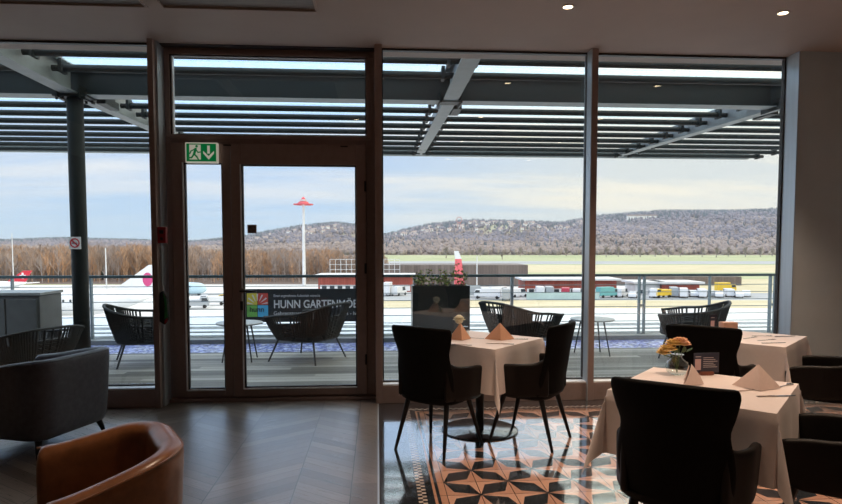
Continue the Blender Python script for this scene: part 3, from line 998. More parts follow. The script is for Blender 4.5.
# ------------------------------------------------------------------ terrace
tag(MB().box(-16, 16, 6.25, 9.05, -.12, -.005).build('terrace_floor', 'deck'), kind='structure')
tag(MB().box(-16, 16, 9.05, 9.95, -.12, -.02).build('pebble_bed', 'pebble'), 'strip of blue and white pebbles along the foot of the railing', 'pebbles', kind='stuff')
kb = tag(MB().box(-16, 16, 9.95, 10.15, -.12, .05).build('terrace_kerb', 'steel_light'), kind='structure')
for i, (y0, y1, z0, z1, m_) in enumerate([(10.15, 10.62, -.2, -.08, 'rail'), (10.62, 10.9, -.2, .03, 'sill'), (10.9, 11.5, -.25, -.12, 'rail'), (11.5, 11.8, -.2, -.02, 'sill'), (11.8, 12.3, -.3, -.15, 'rail'), (12.3, 14.2, -.3, -.03, 'sill')]):
    tag(MB().box(-30, 30, y0, y1, z0, z1).build('roof_ledge', m_), kind='structure')
tag(MB().box(-60, 60, 14.0, 14.2, -10, -.3).build('terminal_facade', 'wall'), kind='structure')

rl = empty('terrace_railing', (0, 10.4, 0), 0, 'dark steel railing with horizontal cables along the terrace edge', 'railing')
RZ = 1.055
MB().box(-9.5, 6.98, -.035, .035, RZ - .045, RZ).build('handrail', 'rail', rl, bevel=.006)
for px in (-130, 12, 88, 232, 365, 415, 512, 642, 710, 773):
    x = at(px, 275, Y=10.4).x
    if px in (88, 642, 773): m_ = MB().box(x - .06, x - .03, -.03, .03, -.25, RZ - .045).box(x + .03, x + .06, -.03, .03, -.25, RZ - .045).box(x - .03, x + .03, -.01, .01, .0, .03).box(x - .03, x + .03, -.01, .01, .5, .53)
    elif px in (512, 415): m_ = MB().box(x - .022, x - .006, -.03, .03, -.25, RZ - .045).box(x + .006, x + .022, -.03, .03, -.25, RZ - .045)
    else: m_ = MB().box(x - .011, x + .011, -.03, .03, -.25, RZ - .045)
    m_.build('post', 'railpost', rl)
for k in range(7):
    z = .12 + k * .125
    MB().tube((-9.5, -.04, z), (6.95, -.04, z), .0065, n=6).build('cable', 'railpost', rl)

# banner on the railing
a, b = at(245, 289, Y=10.32), at(378, 321, Y=10.32)
bn = empty('advertising_banner', (a.x, 10.30, b.z), 0, 'black advertising banner with white lettering and a four coloured logo on the railing', 'banner')
bw, bh = b.x - a.x, a.z - b.z
MB().box(0, bw, -.01, .012, 0, bh).build('sheet', 'banner', bn)
def bp(px, py):
    q = at(px, py, Y=10.29); return q.x - a.x, q.z - b.z
x0, zt = bp(246.5, 293); x1, zb = bp(268.5, 317)
xm, zm = (x0 + x1) / 2, (zt + zb) / 2
for nm, m_, (a0, a1, c0, c1) in (('yellow_quarter', 'b_yellow', (x0, xm, zm, zt)), ('red_quarter', 'b_red', (xm, x1, zm, zt)), ('green_quarter', 'b_green', (x0, xm, zb, zm)), ('blue_quarter', 'b_blue', (xm, x1, zb, zm))):
    MB().box(a0 + .004, a1 - .004, -.014, -.0105, c0 + .004, c1 - .004).build(nm, m_, bn, bevel=.001)
ry = MB()
for k in range(7):
    t = PI * (k + .5) / 7.0; r0, r1 = .07, .185
    c_, s_ = math.cos(t), math.sin(t)
    r1 = min(r1, .165 / max(abs(c_), .3), .19 / max(s_, .3))
    ry.poly([(xm + r0 * c_ + .003 * s_, zm + .0 + r0 * s_ - .003 * c_), (xm + r1 * c_ + .012 * s_, zm + r1 * s_ - .012 * c_), (xm + r1 * c_ - .012 * s_, zm + r1 * s_ + .012 * c_), (xm + r0 * c_ - .003 * s_, zm + r0 * s_ + .003 * c_)], 'y', -.018, -.0145)
ry.build('sun_rays', 'b_white', bn)
text('logo_lettering', 'hunn', .12, 'banner', bn, (xm - .13, -.016, zm - .11), bold=.002)
tx, tz = bp(273.5, 308)
text('main_lettering', 'HUNN GARTENMÖBEL', .185, 'b_white', bn, (tx, -.013, tz), sx=.80, bold=.003)
tx, tz = bp(273.5, 297)
text('upper_lettering', 'Einen angenehmen Aufenthalt wünscht', .062, 'b_white', bn, (tx, -.013, tz), sx=.78)
tx, tz = bp(273.5, 315)
text('lower_lettering', 'Gehrenstrasse', .085, 'b_white', bn, (tx, -.013, tz))
tx, tz = bp(339, 315)
text('lower_lettering', 'weiz - hu', .085, 'b_white', bn, (tx, -.013, tz))

# planter with shrub
p0_, p1_ = at(412.5, 286, Y=8.75), at(470, 286, Y=8.75)
pc = (p0_.x + p1_.x) / 2; pw = (p1_.x - p0_.x) / 2; ph = p0_.z
pl = empty('planter_box', (pc, 8.95, 0), 0, 'tall black square planter box on the terrace with green shrub', 'planter')
mb = MB(); mb.box(-pw, pw, -.2, -.17, 0, ph).box(-pw, pw, .17, .2, 0, ph).box(-pw, -pw + .03, -.17, .17, 0, ph).box(pw - .03, pw, -.17, .17, 0, ph).box(-pw + .03, pw - .03, -.17, .17, 0, ph - .06)
mb.build('box', 'planter', pl)
sh = empty('shrub', (pc, 8.95, ph - .06), 0, 'sparse shrub with yellow green leaves growing in the black planter', 'plant')
tw = MB(); lv = MB(); lv2 = MB(); rnd = random.Random(5)
for k in range(44):
    x = rnd.uniform(-pw * .9, pw * .9); y = rnd.uniform(-.12, .12); hh = rnd.uniform(.10, .28)
    if abs(x - .27) < .06: hh += .12
    e = (x + rnd.uniform(-.12, .12), y + rnd.uniform(-.05, .05), hh)
    mid = ((x * .6 + e[0] * .4), y, hh * .55)
    tw.path([(x, y, 0), mid, e], [.004, .003, .0015], 5)
    for j in range(9):
        t = rnd.uniform(.4, 1.05); c0 = Vector((x, y, 0)).lerp(Vector(e), t); a = rnd.uniform(0, 2 * PI); L = rnd.uniform(.022, .045)
        d_ = Vector((math.cos(a), math.sin(a) * .6, rnd.uniform(-.1, .7))).normalized() * L; s_ = d_.cross(Vector((0, 1, .3))).normalized() * L * .35
        (lv if rnd.random() < .5 else lv2).add([c0, c0 + d_ * .5 + s_, c0 + d_, c0 + d_ * .5 - s_], [(0, 1, 2, 3)])
tw.build('twigs', 'twig', sh); lv.build('leaves', 'leaf_yellow', sh, solid=.001); lv2.build('leaves', 'leaf', sh, solid=.001)


# rope lounge chairs
def rope_chair():
    g = empty('rope_lounge_chair', (0, 0, 0), 0, 'x', 'outdoor chair')
    W_, D_ = .40, .40
    def plan(t, k):          # t 0..1 from left arm front round the back to right arm front
        a = -.22 * PI + (1.44 * PI) * t
        c, s = math.cos(a), math.sin(a)
        return (-k * W_ * math.copysign(abs(c) ** .62, c), -k * D_ * math.copysign(abs(s) ** .62, s))
    def hgt(t): return .60 + .17 * sm(1 - abs(t - .5) * 2.0)
    N = 74
    tops = []; bots = []
    for i in range(N + 1):
        t = i / N
        x, y = plan(t, 1.12); tops.append((x, y, hgt(t)))
        x, y = plan(t, .80); bots.append((x, y, .30))
    MB().path(tops, .017, 8).build('top_rail', 'rope', g, smooth=True)
    MB().path(bots, .013, 8).build('lower_rail', 'rope_frame', g, smooth=True)
    rp = MB()
    for i in range(N + 1):
        if i % 12 == 11: continue
        b0, t0 = Vector(bots[i]), Vector(tops[i])
        m0 = b0.lerp(t0, .5); m0 += Vector((m0.x, m0.y, 0)).normalized() * .012
        rp.path([b0, m0, t0], .0115, 4)
    # dense woven lower half: horizontal rope courses
    for k in range(13):
        f = .04 + k * .052
        rp.path([Vector(b_).lerp(Vector(t_), f) + Vector((b_[0], b_[1], 0)).normalized() * (.010 if (i_ + k) % 2 else -.004) for i_, (b_, t_) in enumerate(zip(bots, tops))], .013, 4)
    rp.build('rope_weave', 'rope', g)
    ring = lambda z, k: [(k * W_ * .78 * math.copysign(abs(math.cos(a)) ** .6, math.cos(a)), .02 + k * D_ * .8 * math.copysign(abs(math.sin(a)) ** .6, math.sin(a)), z) for a in [2 * PI * i / 24 for i in range(24)]]
    MB().loops([ring(.315, .95), ring(.33, 1), ring(.42, 1), ring(.44, .93)]).build('seat_cushion', 'cushion', g, smooth=True)
    for sx in (-1, 1):
        for sy in (-1, 1):
            MB().tube((sx * .33, sy * .33 + .0, 0), (sx * .24, sy * .24, .31), .010, .013, 8).build('leg', 'rope_frame', g)
    return g


rc = rope_chair()
RC = [((-.95, 8.43), 152, 'charcoal rope lounge chair on the terrace in front of the black banner'),
      ((-3.03, 8.35), 22, 'charcoal rope lounge chair on the terrace just left of the glass door, beyond the column'),
      ((-3.92, 7.15), 150, 'charcoal rope lounge chair at the left edge of the terrace behind the grey armchair'),
      ((1.98, 8.45), 28, 'charcoal rope lounge chair on the terrace right of the black planter'),
      ((4.32, 8.30), 152, 'charcoal rope lounge chair at the right end of the terrace')]
for i, ((x, y), a_, lb) in enumerate(RC):
    c = rc if i == 0 else copy_tree(rc)
    place(c, (x, y, -.005), R(a_ - 90), lb, 'rope lounge chairs on the terrace', (1.12, 1.12, .84 if i == 2 else 1.0))


def low_table(loc, lab):
    g = empty('low_terrace_table', loc, 0, lab, 'outdoor table', 'low terrace tables')
    MB().lathe([(.30, .49), (.305, .495), (.305, .508), (.30, .512), (.01, .512)], n=32).build('table_top', 'table_top', g, smooth=True)
    for k in range(4):
        a = PI / 4 + k * PI / 2
        MB().tube((.27 * math.cos(a), .27 * math.sin(a), 0), (.17 * math.cos(a), .17 * math.sin(a), .49), .009, .012, 8).build('leg', 'rope_frame', g)
    return g


low_table((-1.85, 8.42, -.005), 'low round terrace table left of the chair before the banner')
low_table((3.02, 8.52, -.005), 'low round terrace table between the two chairs on the right of the terrace')

# outdoor cabinet at the left
a, b = at(-30, 293, Y=8.2), at(41, 293, Y=8.2)
cb = empty('outdoor_cabinet', (0, 8.2, 0), 0, 'grey outdoor service cabinet with a light top at the left edge of the terrace', 'cabinet')
z_ = a.z
MB().box(a.x, b.x - .02, 0, .55, 0, z_ - .04).build('body', 'cabinet', cb, bevel=.006)
MB().box(a.x - .02, b.x, -.02, .57, z_ - .035, z_).build('top', 'cabinet_top', cb, bevel=.004)
MB().box(a.x + .02, a.x + .42, -.018, -.001, .05, z_ - .08).build('door', 'cabinet', cb, bevel=.004)
MB().box(a.x + .44, b.x - .05, -.018, -.001, .05, z_ - .08).build('door', 'cabinet', cb, bevel=.004)

# ------------------------------------------------------------------ steel canopy
cp = empty('terrace_canopy', (0, 8.5, 0), 0, 'dark steel canopy with beam, column, rafters and glass louvres over the terrace', 'canopy')
yb = 8.5
def L_(y): return y - yb
BZ0, BZ1 = 3.475, 3.825
bm_ = MB(); bm_.box(-10, 11, L_(8.38), L_(8.62), BZ0, BZ0 + .02).box(-10, 11, L_(8.38), L_(8.62), BZ1 - .02, BZ1).box(-10, 11, L_(8.49), L_(8.51), BZ0 + .02, BZ1 - .02)
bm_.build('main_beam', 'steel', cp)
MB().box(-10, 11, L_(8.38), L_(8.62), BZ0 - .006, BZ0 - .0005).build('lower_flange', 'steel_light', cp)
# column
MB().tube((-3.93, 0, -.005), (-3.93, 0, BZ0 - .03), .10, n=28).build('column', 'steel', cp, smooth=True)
MB().box(-4.14, -3.72, -.16, .16, BZ0 - .035, BZ0).build('column_head_plate', 'steel', cp)
hb_ = MB()
for x in (-4.10, -4.02, -3.84, -3.76): hb_.tube((x, -.12, BZ0 - .07), (x, -.12, BZ0 - .035), .018, n=6).tube((x, .12, BZ0 - .07), (x, .12, BZ0 - .035), .018, n=6)
hb_.build('bolts', 'steel', cp)
RX = [-8.9, -3.93, .985, 5.70]
for x in RX:
    inn = MB()      # inner rafter, building to beam
    inn.box(x - .10, x + .10, L_(6.35), L_(8.38), BZ0, BZ0 + .02).box(x - .012, x + .012, L_(6.35), L_(8.38), BZ0 + .02, BZ1 - .02).box(x - .10, x + .10, L_(6.35), L_(8.38), BZ1 - .02, BZ1)
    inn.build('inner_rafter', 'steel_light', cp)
    out = MB()      # tapering cantilever beyond the beam
    y0, y1 = L_(8.62), L_(14.6)
    z0a, z0b, zt_ = BZ0 + .0, 3.66, 3.84
    out.poly([(y0, z0a + .015), (y1, z0b + .015), (y1, zt_), (y0, zt_)], 'x', x - .012, x + .012)
    for s in (0,):
        out.add([(x - .09, y0, z0a), (x + .09, y0, z0a), (x + .09, y1, z0b), (x - .09, y1, z0b), (x - .09, y0, z0a + .015), (x + .09, y0, z0a + .015), (x + .09, y1, z0b + .015), (x - .09, y1, z0b + .015)],
                [(0, 3, 2, 1), (4, 5, 6, 7), (0, 1, 5, 4), (1, 2, 6, 5), (2, 3, 7, 6), (3, 0, 4, 7)])
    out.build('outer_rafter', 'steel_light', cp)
    MB().box(x - .15, x - .13, L_(8.3), L_(8.75), BZ0 - .05, BZ0 + .10).box(x + .13, x + .15, L_(8.3), L_(8.75), BZ0 - .05, BZ0 + .10).box(x - .15, x + .15, L_(8.40), L_(8.60), BZ0 - .015, BZ0 - .002).build('rafter_bracket', 'steel', cp)
    MB().box(x + .10, x + .22, L_(8.9), L_(9.35), BZ0 + .0, BZ0 + .10).build('gusset_plate', 'steel', cp)
    if x > -3 or x > -9: pass
rows_y = [6.63, 7.25, 7.87] + [9.25 + .62 * k for k in range(9)]
TZc = 3.66
for j, y in enumerate(rows_y):
    for k in range(-1, len(RX)):
        xa = -12 if k < 0 else RX[k] + .12
        xb = RX[k + 1] - .12 if k + 1 < len(RX) else 9
        if xa > 9: continue
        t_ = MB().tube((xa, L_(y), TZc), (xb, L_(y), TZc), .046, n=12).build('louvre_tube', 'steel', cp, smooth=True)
        br = MB().tube((xa - .08, L_(y), TZc), (xa + .08, L_(y), TZc), .038, n=8).tube((xb - .10, L_(y), TZc), (xb + .10, L_(y), TZc), .038, n=8)
        br.box(xb - .06, xb - .02, L_(y) - .075, L_(y) + .075, TZc - .06, TZc + .10).box(xa + .02, xa + .06, L_(y) - .075, L_(y) + .075, TZc - .06, TZc + .10)
        br.build('end_bracket', 'steel', t_)
        g_ = MB(); c, s = math.cos(R(12)), math.sin(R(12))
        yc, zc = L_(y) + .16, TZc + .10
        p_ = [(yc - .24 * c, zc - .24 * s * .2), (yc + .24 * c, zc + .24 * s), (yc + .24 * c, zc + .24 * s + .012), (yc - .24 * c, zc - .24 * s * .2 + .012)]
        g_.poly(p_, 'x', xa, xb).build('glass_louvre', 'louvre', t_)
MB().box(-12, 9, L_(14.6), L_(14.72), 3.655, 3.86).build('edge_beam', 'steel_light', cp)

# no smoking sign on the column
q = at(75.5, 243, Y=8.4)
ns = empty('no_smoking_sign', (q.x, 8.385, q.z), 0, 'square white no smoking sign with red ring on the steel column', 'sign')
MB().box(-.075, .075, -.004, .004, -.08, .08).build('plate', 'white', ns)
rg = MB(); rg.loops([[(r_ * math.cos(t * PI / 16), -.0055, r_ * math.sin(t * PI / 16)) for t in range(32)] for r_ in (.062, .046)], True, False)
rg.add([(-.046, -.0055, .034), (-.034, -.0055, .046), (.046, -.0055, -.034), (.034, -.0055, -.046)], [(0, 1, 2, 3)])
rg.build('prohibition_ring', 'plane_red', ns, solid=.0015)
MB().box(-.035, .022, -.0062, -.0045, -.008, .004).box(.026, .034, -.0062, -.0045, -.008, .004).build('cigarette_symbol', 'black', ns)

# ------------------------------------------------------------------ airfield
GZ = -10.0
tag(MB().box(-900, 900, 14, 200, GZ - 1, GZ).build('apron', 'concrete'), kind='structure')
tag(MB().box(-3000, 3000, 200, 1300, GZ - 1, GZ + .01).build('ground', 'grass_green'), kind='structure')
def strip(name, px0, px1, y0, y1, mat, dz_=.03):
    a = [az(px0, y0), az(px1, y0), az(px1, y1), az(px0, y1)]
    mb = MB(); mb.add([(x, y, GZ + dz_) for x, y in a] + [(x, y, GZ - .2) for x, y in a], [(0, 1, 2, 3), (7, 6, 5, 4), (0, 4, 5, 1), (1, 5, 6, 2), (2, 6, 7, 3), (3, 7, 4, 0)])
    return tag(mb.build(name, mat), kind='structure')
strip('grass_strip', 376, 1000, 118, 136, 'grass_dry')
strip('service_road', 376, 1000, 136, 158, 'asphalt', .02)
strip('grass_strip', 700, 1000, 158, 230, 'grass_dry', .05)
strip('grass_strip', 376, 1000, 290, 420, 'grass_dry', .05)
strip('runway', 376, 1000, 440, 540, 'asphalt', .06)
strip('woodland_floor', -500, 384, 196, 1000, 'soil', .04)
strip('taxiway', 60, 376, 150, 158, 'asphalt', .02)


def building(name, px0, px1, Y, z1, mat, lab, dep=10, windows=True, roof=True, group=None, wz=.55):
    (xa, ya), (xb, yb_) = az(px0, Y), az(px1, Y)
    L = math.hypot(xb - xa, yb_ - ya)
    g = empty(name, (xa, ya, GZ), math.atan2(yb_ - ya, xb - xa), lab, 'building', group)
    h = z1 - GZ
    MB().box(0, L, 0, dep, 0, h).build('walls', mat, g)
    if roof: MB().box(-.8, L + .8, -1.2, dep + .8, h, h + .45).build('roof', 'roof_pale', g)
    if windows:
        MB().box(.5, L - .5, -.12, 0, .3, h * .45).build('window_band', 'white', g)
        n = int(L / 2.2)
        wb = MB()
        for k in range(n): wb.box(1 + k * (L - 2) / n, 1 + k * (L - 2) / n + (L - 2) / n * .6, -.2, -.12, .35, h * .42)
        wb.build('window_panes', 'dark_glass', g)
    return g


building('timber_hall', 378, 528, 186, -3.6, 'shed_dark', 'long weathered timber hall behind the red sheds', 20, False, False)
building('timber_hall', 528, 742, 190, -7.3, 'shed_dark', 'low dark timber wall behind the parked vehicles', 6, False, False)
building('red_shed', 318, 412, 162, -5.9, 'shed_red', 'red timber shed with a row of windows left of the planter')
building('red_shed', 525, 617, 150, -6.3, 'shed_red', 'long red timber shed with pale flat roof beyond the middle window')
building('red_shed', 662, 700, 152, -7.2, 'shed_red', 'small red timber shed beyond the parked white vans', 8)
building('white_shed', 636, 662, 153, -7.2, 'roof_pale', 'pale flat roofed shed joined to the small red shed', 8)
building('aqua_barrier', 527, 600, 137, -8.3, 'glass_fence', 'low row of pale aqua panels in front of the long red shed', .3, False, False)
# wire enclosure above the left shed
wf = empty('wire_enclosure', (*az(330, 170), GZ), 0, 'tall grey wire enclosure rising behind the left red shed', 'fence')
wfm = MB()
(xa, ya), (xb, yb_) = az(330, 170), az(400, 170)
for k in range(14): wfm.box((xb - xa) * k / 13 - .06, (xb - xa) * k / 13 + .06, -.06, .06, 0, 8.4)
for z in (5.6, 7, 8.4): wfm.box(0, xb - xa, -.05, .05, z - .06, z + .04)
wfm.build('posts', 'roof_pale', wf)


def vehicle(px, Y, mat, kind, rz, lab, L=4.4, h=1.5):
    x, y = az(px, Y)
    g = empty(kind, (x, y, GZ + .05), R(rz), lab, 'vehicle', 'parked airfield vehicles')
    if kind == 'van':
        prof = [(-L / 2, .35), (L / 2, .35), (L / 2, .95), (L / 2 - .55, 1.15), (L / 2 - 1.1, h), (-L / 2, h)]
        gl_ = [(L / 2 - .62, 1.18), (L / 2 - 1.12, h - .12), (L / 2 - 2.3, h - .12), (L / 2 - 2.3, 1.18)]
    elif kind == 'truck':
        prof = [(-L / 2, .5), (L / 2, .5), (L / 2, 1.3), (L / 2 - .3, 2.1), (L / 2 - 1.6, 2.1), (L / 2 - 1.6, h), (-L / 2, h)]
        gl_ = [(L / 2 - .1, 1.35), (L / 2 - .38, 1.95), (L / 2 - 1.3, 1.95), (L / 2 - 1.3, 1.35)]
    else:
        prof = [(-L / 2, .3), (L / 2, .3), (L / 2, .8), (L / 2 - 1.1, .95), (L / 2 - 1.8, h), (-L / 2 + .8, h), (-L / 2, .95)]
        gl_ = [(L / 2 - 1.2, .97), (L / 2 - 1.85, h - .1), (-L / 2 + .9, h - .1), (-L / 2 + .3, .97)]
    MB().poly(prof, 'y', -.85, .85).build('body', mat, g, bevel=.06)
    MB().poly(gl_, 'y', -.87, .87).build('windows', 'dark_glass', g)
    for sx in (-1, 1):
        for sy in (-1, 1):
            MB().tube((sx * (L / 2 - .8), sy * .72, .34), (sx * (L / 2 - .8), sy * .9, .34), .34, n=12).build('wheel', 'tyre', g)
    return g


VH = [(655, 144, 'car_white', 'van', 60, 5.2, 2.1), (662, 143, 'car_yellow', 'truck', 200, 4.6, 1.9), (674, 146, 'car_grey', 'van', 70, 5.4, 2.3), (684, 144, 'car_white', 'van', 65, 5.2, 2.2),
      (693, 146, 'car_white', 'car', 75, 4.4, 1.5), (702, 144, 'car_white', 'van', 70, 5, 2.0), (711, 146, 'car_grey', 'car', 70, 4.3, 1.5), (720, 144, 'car_white', 'car', 60, 4.4, 1.5),
      (729, 146, 'car_white', 'van', 72, 5, 1.9), (738, 144, 'car_white', 'car', 75, 4.3, 1.5), (747, 146, 'car_white', 'car', 60, 4.3, 1.5), (726, 160, 'car_yellow', 'truck', 0, 5, 2.6),
      (474, 145, 'car_grey', 'truck', 10, 6, 2.6), (488, 140, 'car_white', 'truck', 160, 6, 2.4), (500, 146, 'car_white', 'van', 20, 5, 2.3), (507, 136, 'car_grey', 'truck', 75, 6, 2.6),
      (518, 145, 'car_white', 'van', 30, 5, 2.0), (540, 142, 'car_white', 'truck', 80, 6, 2.7), (549, 142, 'car_grey', 'truck', 80, 6, 2.7), (566, 142, 'car_red', 'truck', 70, 5.5, 2.4),
      (577, 143, 'car_white', 'van', 70, 5, 2.1), (608, 143, 'car_teal', 'truck', 20, 5.5, 2.5), (622, 145, 'car_white', 'van', 50, 5, 2.1), (634, 143, 'car_white', 'car', 60, 4.4, 1.5), (388, 150, 'car_white', 'truck', 80, 6, 3.2), (399, 150, 'car_white', 'van', 60, 5, 2.2),
      (196, 118, 'car_grey', 'truck', 10, 4.5, 1.6), (212, 124, 'car_white', 'truck', 190, 5, 1.7), (226, 134, 'car_yellow', 'car', 5, 4, 1.4)]
names_col = {'car_white': 'white', 'car_yellow': 'yellow', 'car_grey': 'grey', 'car_red': 'red', 'car_teal': 'teal'}
seen = {}
for px, Y, m_, k, rz, L, h in VH:
    where = 'right of the small red shed' if 690 < px else ('before the pale flat roofed shed' if px > 630 else ('in front of the long red shed' if px > 460 else ('beside the left red shed' if px > 300 else 'on the apron beyond the narrow side leaf of the door')))
    place_w = 'parked %s %s %s' % (names_col[m_], k, where)
    seen[place_w] = seen.get(place_w, 0) + 1
    if seen[place_w] > 1: place_w = ['', '', 'next %s %s to the right %s', 'further %s %s to the right %s', 'fourth %s %s along %s', 'last %s %s at the right %s'][seen[place_w]] % (names_col[m_], k, where)
    vehicle(px, Y, m_, k, rz, place_w, L, h)


# aircraft
def aircraft(px_tail, Y, facing, length, rad, mats, lab, tail_h, zc, cross=False):
    x, y = az(px_tail, Y)
    g = empty('airliner', (x, y, GZ), R(facing), lab, 'aeroplane', 'parked airliners')
    zc -= GZ
    # +x is nose; tail at x=0
    rows = []
    prof = [(0, .12, .75), (.03, .28, .62), (.10, .62, .32), (.2, .9, .08), (.28, 1, 0), (.86, 1, 0), (.93, .86, -.03), (.97, .6, -.12), (.99, .35, -.2), (1, .08, -.25)]
    for f, r, dz_ in prof:
        rows.append([(f * length, rad * r * math.cos(t * PI / 10), zc + dz_ * rad + rad * r * math.sin(t * PI / 10)) for t in range(20)])
    MB().loops(rows).build('fuselage', mats[0], g, smooth=True, subsurf=1)
    MB().poly([(-.04 * length, zc + tail_h), (.03 * length, zc + tail_h), (.17 * length, zc + rad * .9), (.02 * length, zc + rad * .7)], 'y', -.18, .18).build('tail_fin', mats[1], g)
    if not cross and mats[2]:
        c0 = (.035 * length, zc + tail_h * .62)
        MB().poly([(c0[0] + tail_h * .13 * math.cos(t * PI / 8), c0[1] + tail_h * .18 * math.sin(t * PI / 8)) for t in range(16)], 'y', -.24, .24).build('tail_emblem', mats[2], g)
    if cross:
        c0 = (.035 * length, zc + tail_h * .66); s = tail_h * .20
        MB().box(c0[0] - s * .3, c0[0] + s * .3, -.25, .25, c0[1] - s, c0[1] + s).box(c0[0] - s, c0[0] + s, -.25, .25, c0[1] - s * .3, c0[1] + s * .3).build('tail_emblem', 'plane_white', g)
    for s in (-1, 1):
        MB().poly([(.38 * length, s * rad * .6), (.58 * length, s * rad * .6), (.40 * length, s * .46 * length), (.34 * length, s * .46 * length)], 'z', zc - rad * .55, zc - rad * .55 + .35).build('wing', mats[0], g)
        MB().poly([(.01 * length, s * .3), (.09 * length, s * .3), (.03 * length, s * .16 * length), (0, s * .16 * length)], 'z', zc + rad * .45, zc + rad * .45 + .2).build('tailplane', mats[0], g)
        e = MB().lathe([(rad * .22, 0), (rad * .42, .3), (rad * .45, 2), (rad * .32, 3.2)], n=16).build('engine', mats[0], g, smooth=True)
        e.rotation_euler = (0, -PI / 2, 0); e.location = (.58 * length, s * length * .16, zc - rad * .95)
        MB().tube((.46 * length, s * rad * .9, .6), (.46 * length, s * rad * .9, zc - rad * .5), .12).tube((.46 * length, s * rad * .9 - .2, .55), (.46 * length, s * rad * .9 + .2, .55), .55, n=14).build('landing_gear', 'tyre', g)
    MB().tube((.88 * length, 0, .4), (.88 * length, 0, zc - rad * .8), .1).tube((.88 * length, -.2, .4), (.88 * length, .2, .4), .4, n=14).build('nose_gear', 'tyre', g)
    wb = MB(); nw = int(length * .6 / 1.0)
    for k in range(nw):
        xx = .25 * length + k * 1.0
        for s in (-1, 1): wb.box(xx, xx + .25, s * rad * .985 - .02, s * rad * .985 + .02, zc + .25, zc + .62)
    wb.build('window_row', 'dark_glass', g)
    return g


aircraft(157, 88, 176, 37, 1.95, ('plane_white', 'plane_white', 'plane_pink'), 'large white airliner with magenta tail emblem parked left of the door', 5.4, -6.3)
aircraft(142, 150, -4, 15.5, 1.45, ('plane_blue', 'plane_white', None), 'small pale blue jet whose nose shows through the narrow side leaf', 2.6, -8.2)
aircraft(27, 165, 175, 32, 1.3, ('plane_white', 'plane_red', None), 'distant white airliner with red tail fin and white cross at the far left', 4.1, -8.6, True)

# red fin behind planter
x, y = az(459, 120)
fn = empty('signal_cone', (x, y, GZ), 0, 'tall tapering red marker with a white tip rising behind the planter shrub', 'marker')
zt_ = at(455, 251, Y=y).z - GZ
k_ = 120 / 620
MB().poly([(-1.0, 0), (1.6, 0), (.45, zt_ * .86), (-.75, zt_ * .86)], 'y', -.25, .25).build('red_body', 'mast_red', fn)
MB().poly([(-.75, zt_ * .86), (.45, zt_ * .86), (-.1, zt_), (-.95, zt_)], 'y', -.25, .25).build('white_tip', 'white', fn)

# masts
def mast(px, Y, ytop, r, lab, crown=True):
    x, y = az(px, Y); z1 = 1.5 + (248 - ytop) * Y / 620 - GZ
    g = empty('light_mast' if crown else 'flag_pole', (x, y, GZ), 0, lab, 'mast')
    MB().tube((0, 0, 0), (0, 0, z1), r * 1.3, r * .8, 12).build('pole', 'mast', g, smooth=True)
    if crown:
        lr = MB().lathe([(3.0, 0), (3.0, .28), (2.5, .28), (2.5, 0), (3.0, 0)], (0, 0, z1 - 1.9), 20, False)
        for q in range(6): lr.tube((0, 0, z1 - 1.75), (2.7 * math.cos(q * PI / 3), 2.7 * math.sin(q * PI / 3), z1 - 1.75), .1, n=4)
        lr.build('lamp_ring', 'mast_red', g)
        MB().lathe([(1.7, 0), (1.5, .5), (.7, .7)], (0, 0, z1 - 1.5), 16).build('crown', 'mast_red', g)
        MB().lathe([(1.1, 0), (1.1, .5)], (0, 0, z1 - .8), 14).build('beacon', 'mast', g)
        MB().lathe([(.7, 0), (.5, .5), (.1, .9)], (0, 0, z1 - .3), 14).build('cap', 'mast_red', g)
    return g
mast(304, 190, 199, .42, 'tall white floodlight mast with red crown beyond the glass door')
mast(106, 150, 248, .14, 'thin white pole beyond the column left of the door', False)
mast(13, 150, 233, .10, 'thin grey pole at the far left of the airfield', False)
mast(477, 170, 256, .14, 'thin white pole right of the red marker behind the planter', False)
# ------------------------------------------------------------------ hills
RID = [(-400, 238), (-120, 241), (0, 243), (60, 241), (150, 243), (190, 244), (240, 240), (265, 235), (300, 229), (335, 225), (365, 228), (385, 237), (405, 232), (430, 227), (470, 223), (520, 224), (560, 225), (600, 218), (660, 214), (720, 214), (780, 211), (900, 208), (1200, 205)]
def rid(px):
    for (a, fa), (b, fb) in zip(RID, RID[1:]):
        if px <= b: return fa + (fb - fa) * (px - a) / (b - a)
    return RID[-1][1]
Y0H, Y1H = 1000.0, 2600.0
def hill_z(px, Dd):
    top = 1.5 + (248 - rid(px)) * Y1H / 620
    f = (Dd - Y0H) / (Y1H - Y0H)
    if f <= 0: return GZ
    g = sm(min(f, 1)) * .55 + .45 * min(f, 1) + .05 * math.sin(px * .03 + f * 7) * (1 - f) * f * 4
    if f > 1: return top - (f - 1) * 200
    return GZ + (top - GZ) * g
rows = []
ds = [Y0H + (Y1H - Y0H) * i / 26 for i in range(27)] + [3000]
pxs = list(range(-400, 1201, 16))
for Dd in ds: rows.append([(*az(px, Dd), hill_z(px, Dd) - .5) for px in pxs])
mb = MB().loops(rows, False, False)
# skirt gives the terrain a body below the surface
mh, nth, bh_ = new_mat('wooded_hill_ground')
fN = noise(nth, coords(nth, (1, .5, 1)), .004, 5, .6)
nth.links.new(ramp(nth, fN, [(.40, (.22, .18, .16)), (.52, (.27, .22, .19)), (.60, (.38, .38, .26)), (.7, (.44, .42, .32))]), bh_.inputs['Base Color'])
bh_.inputs['Roughness'].default_value = 1; bh_.inputs['Specular IOR Level'].default_value = 0
tag(mb.build('hillside', mh, smooth=True), kind='structure')


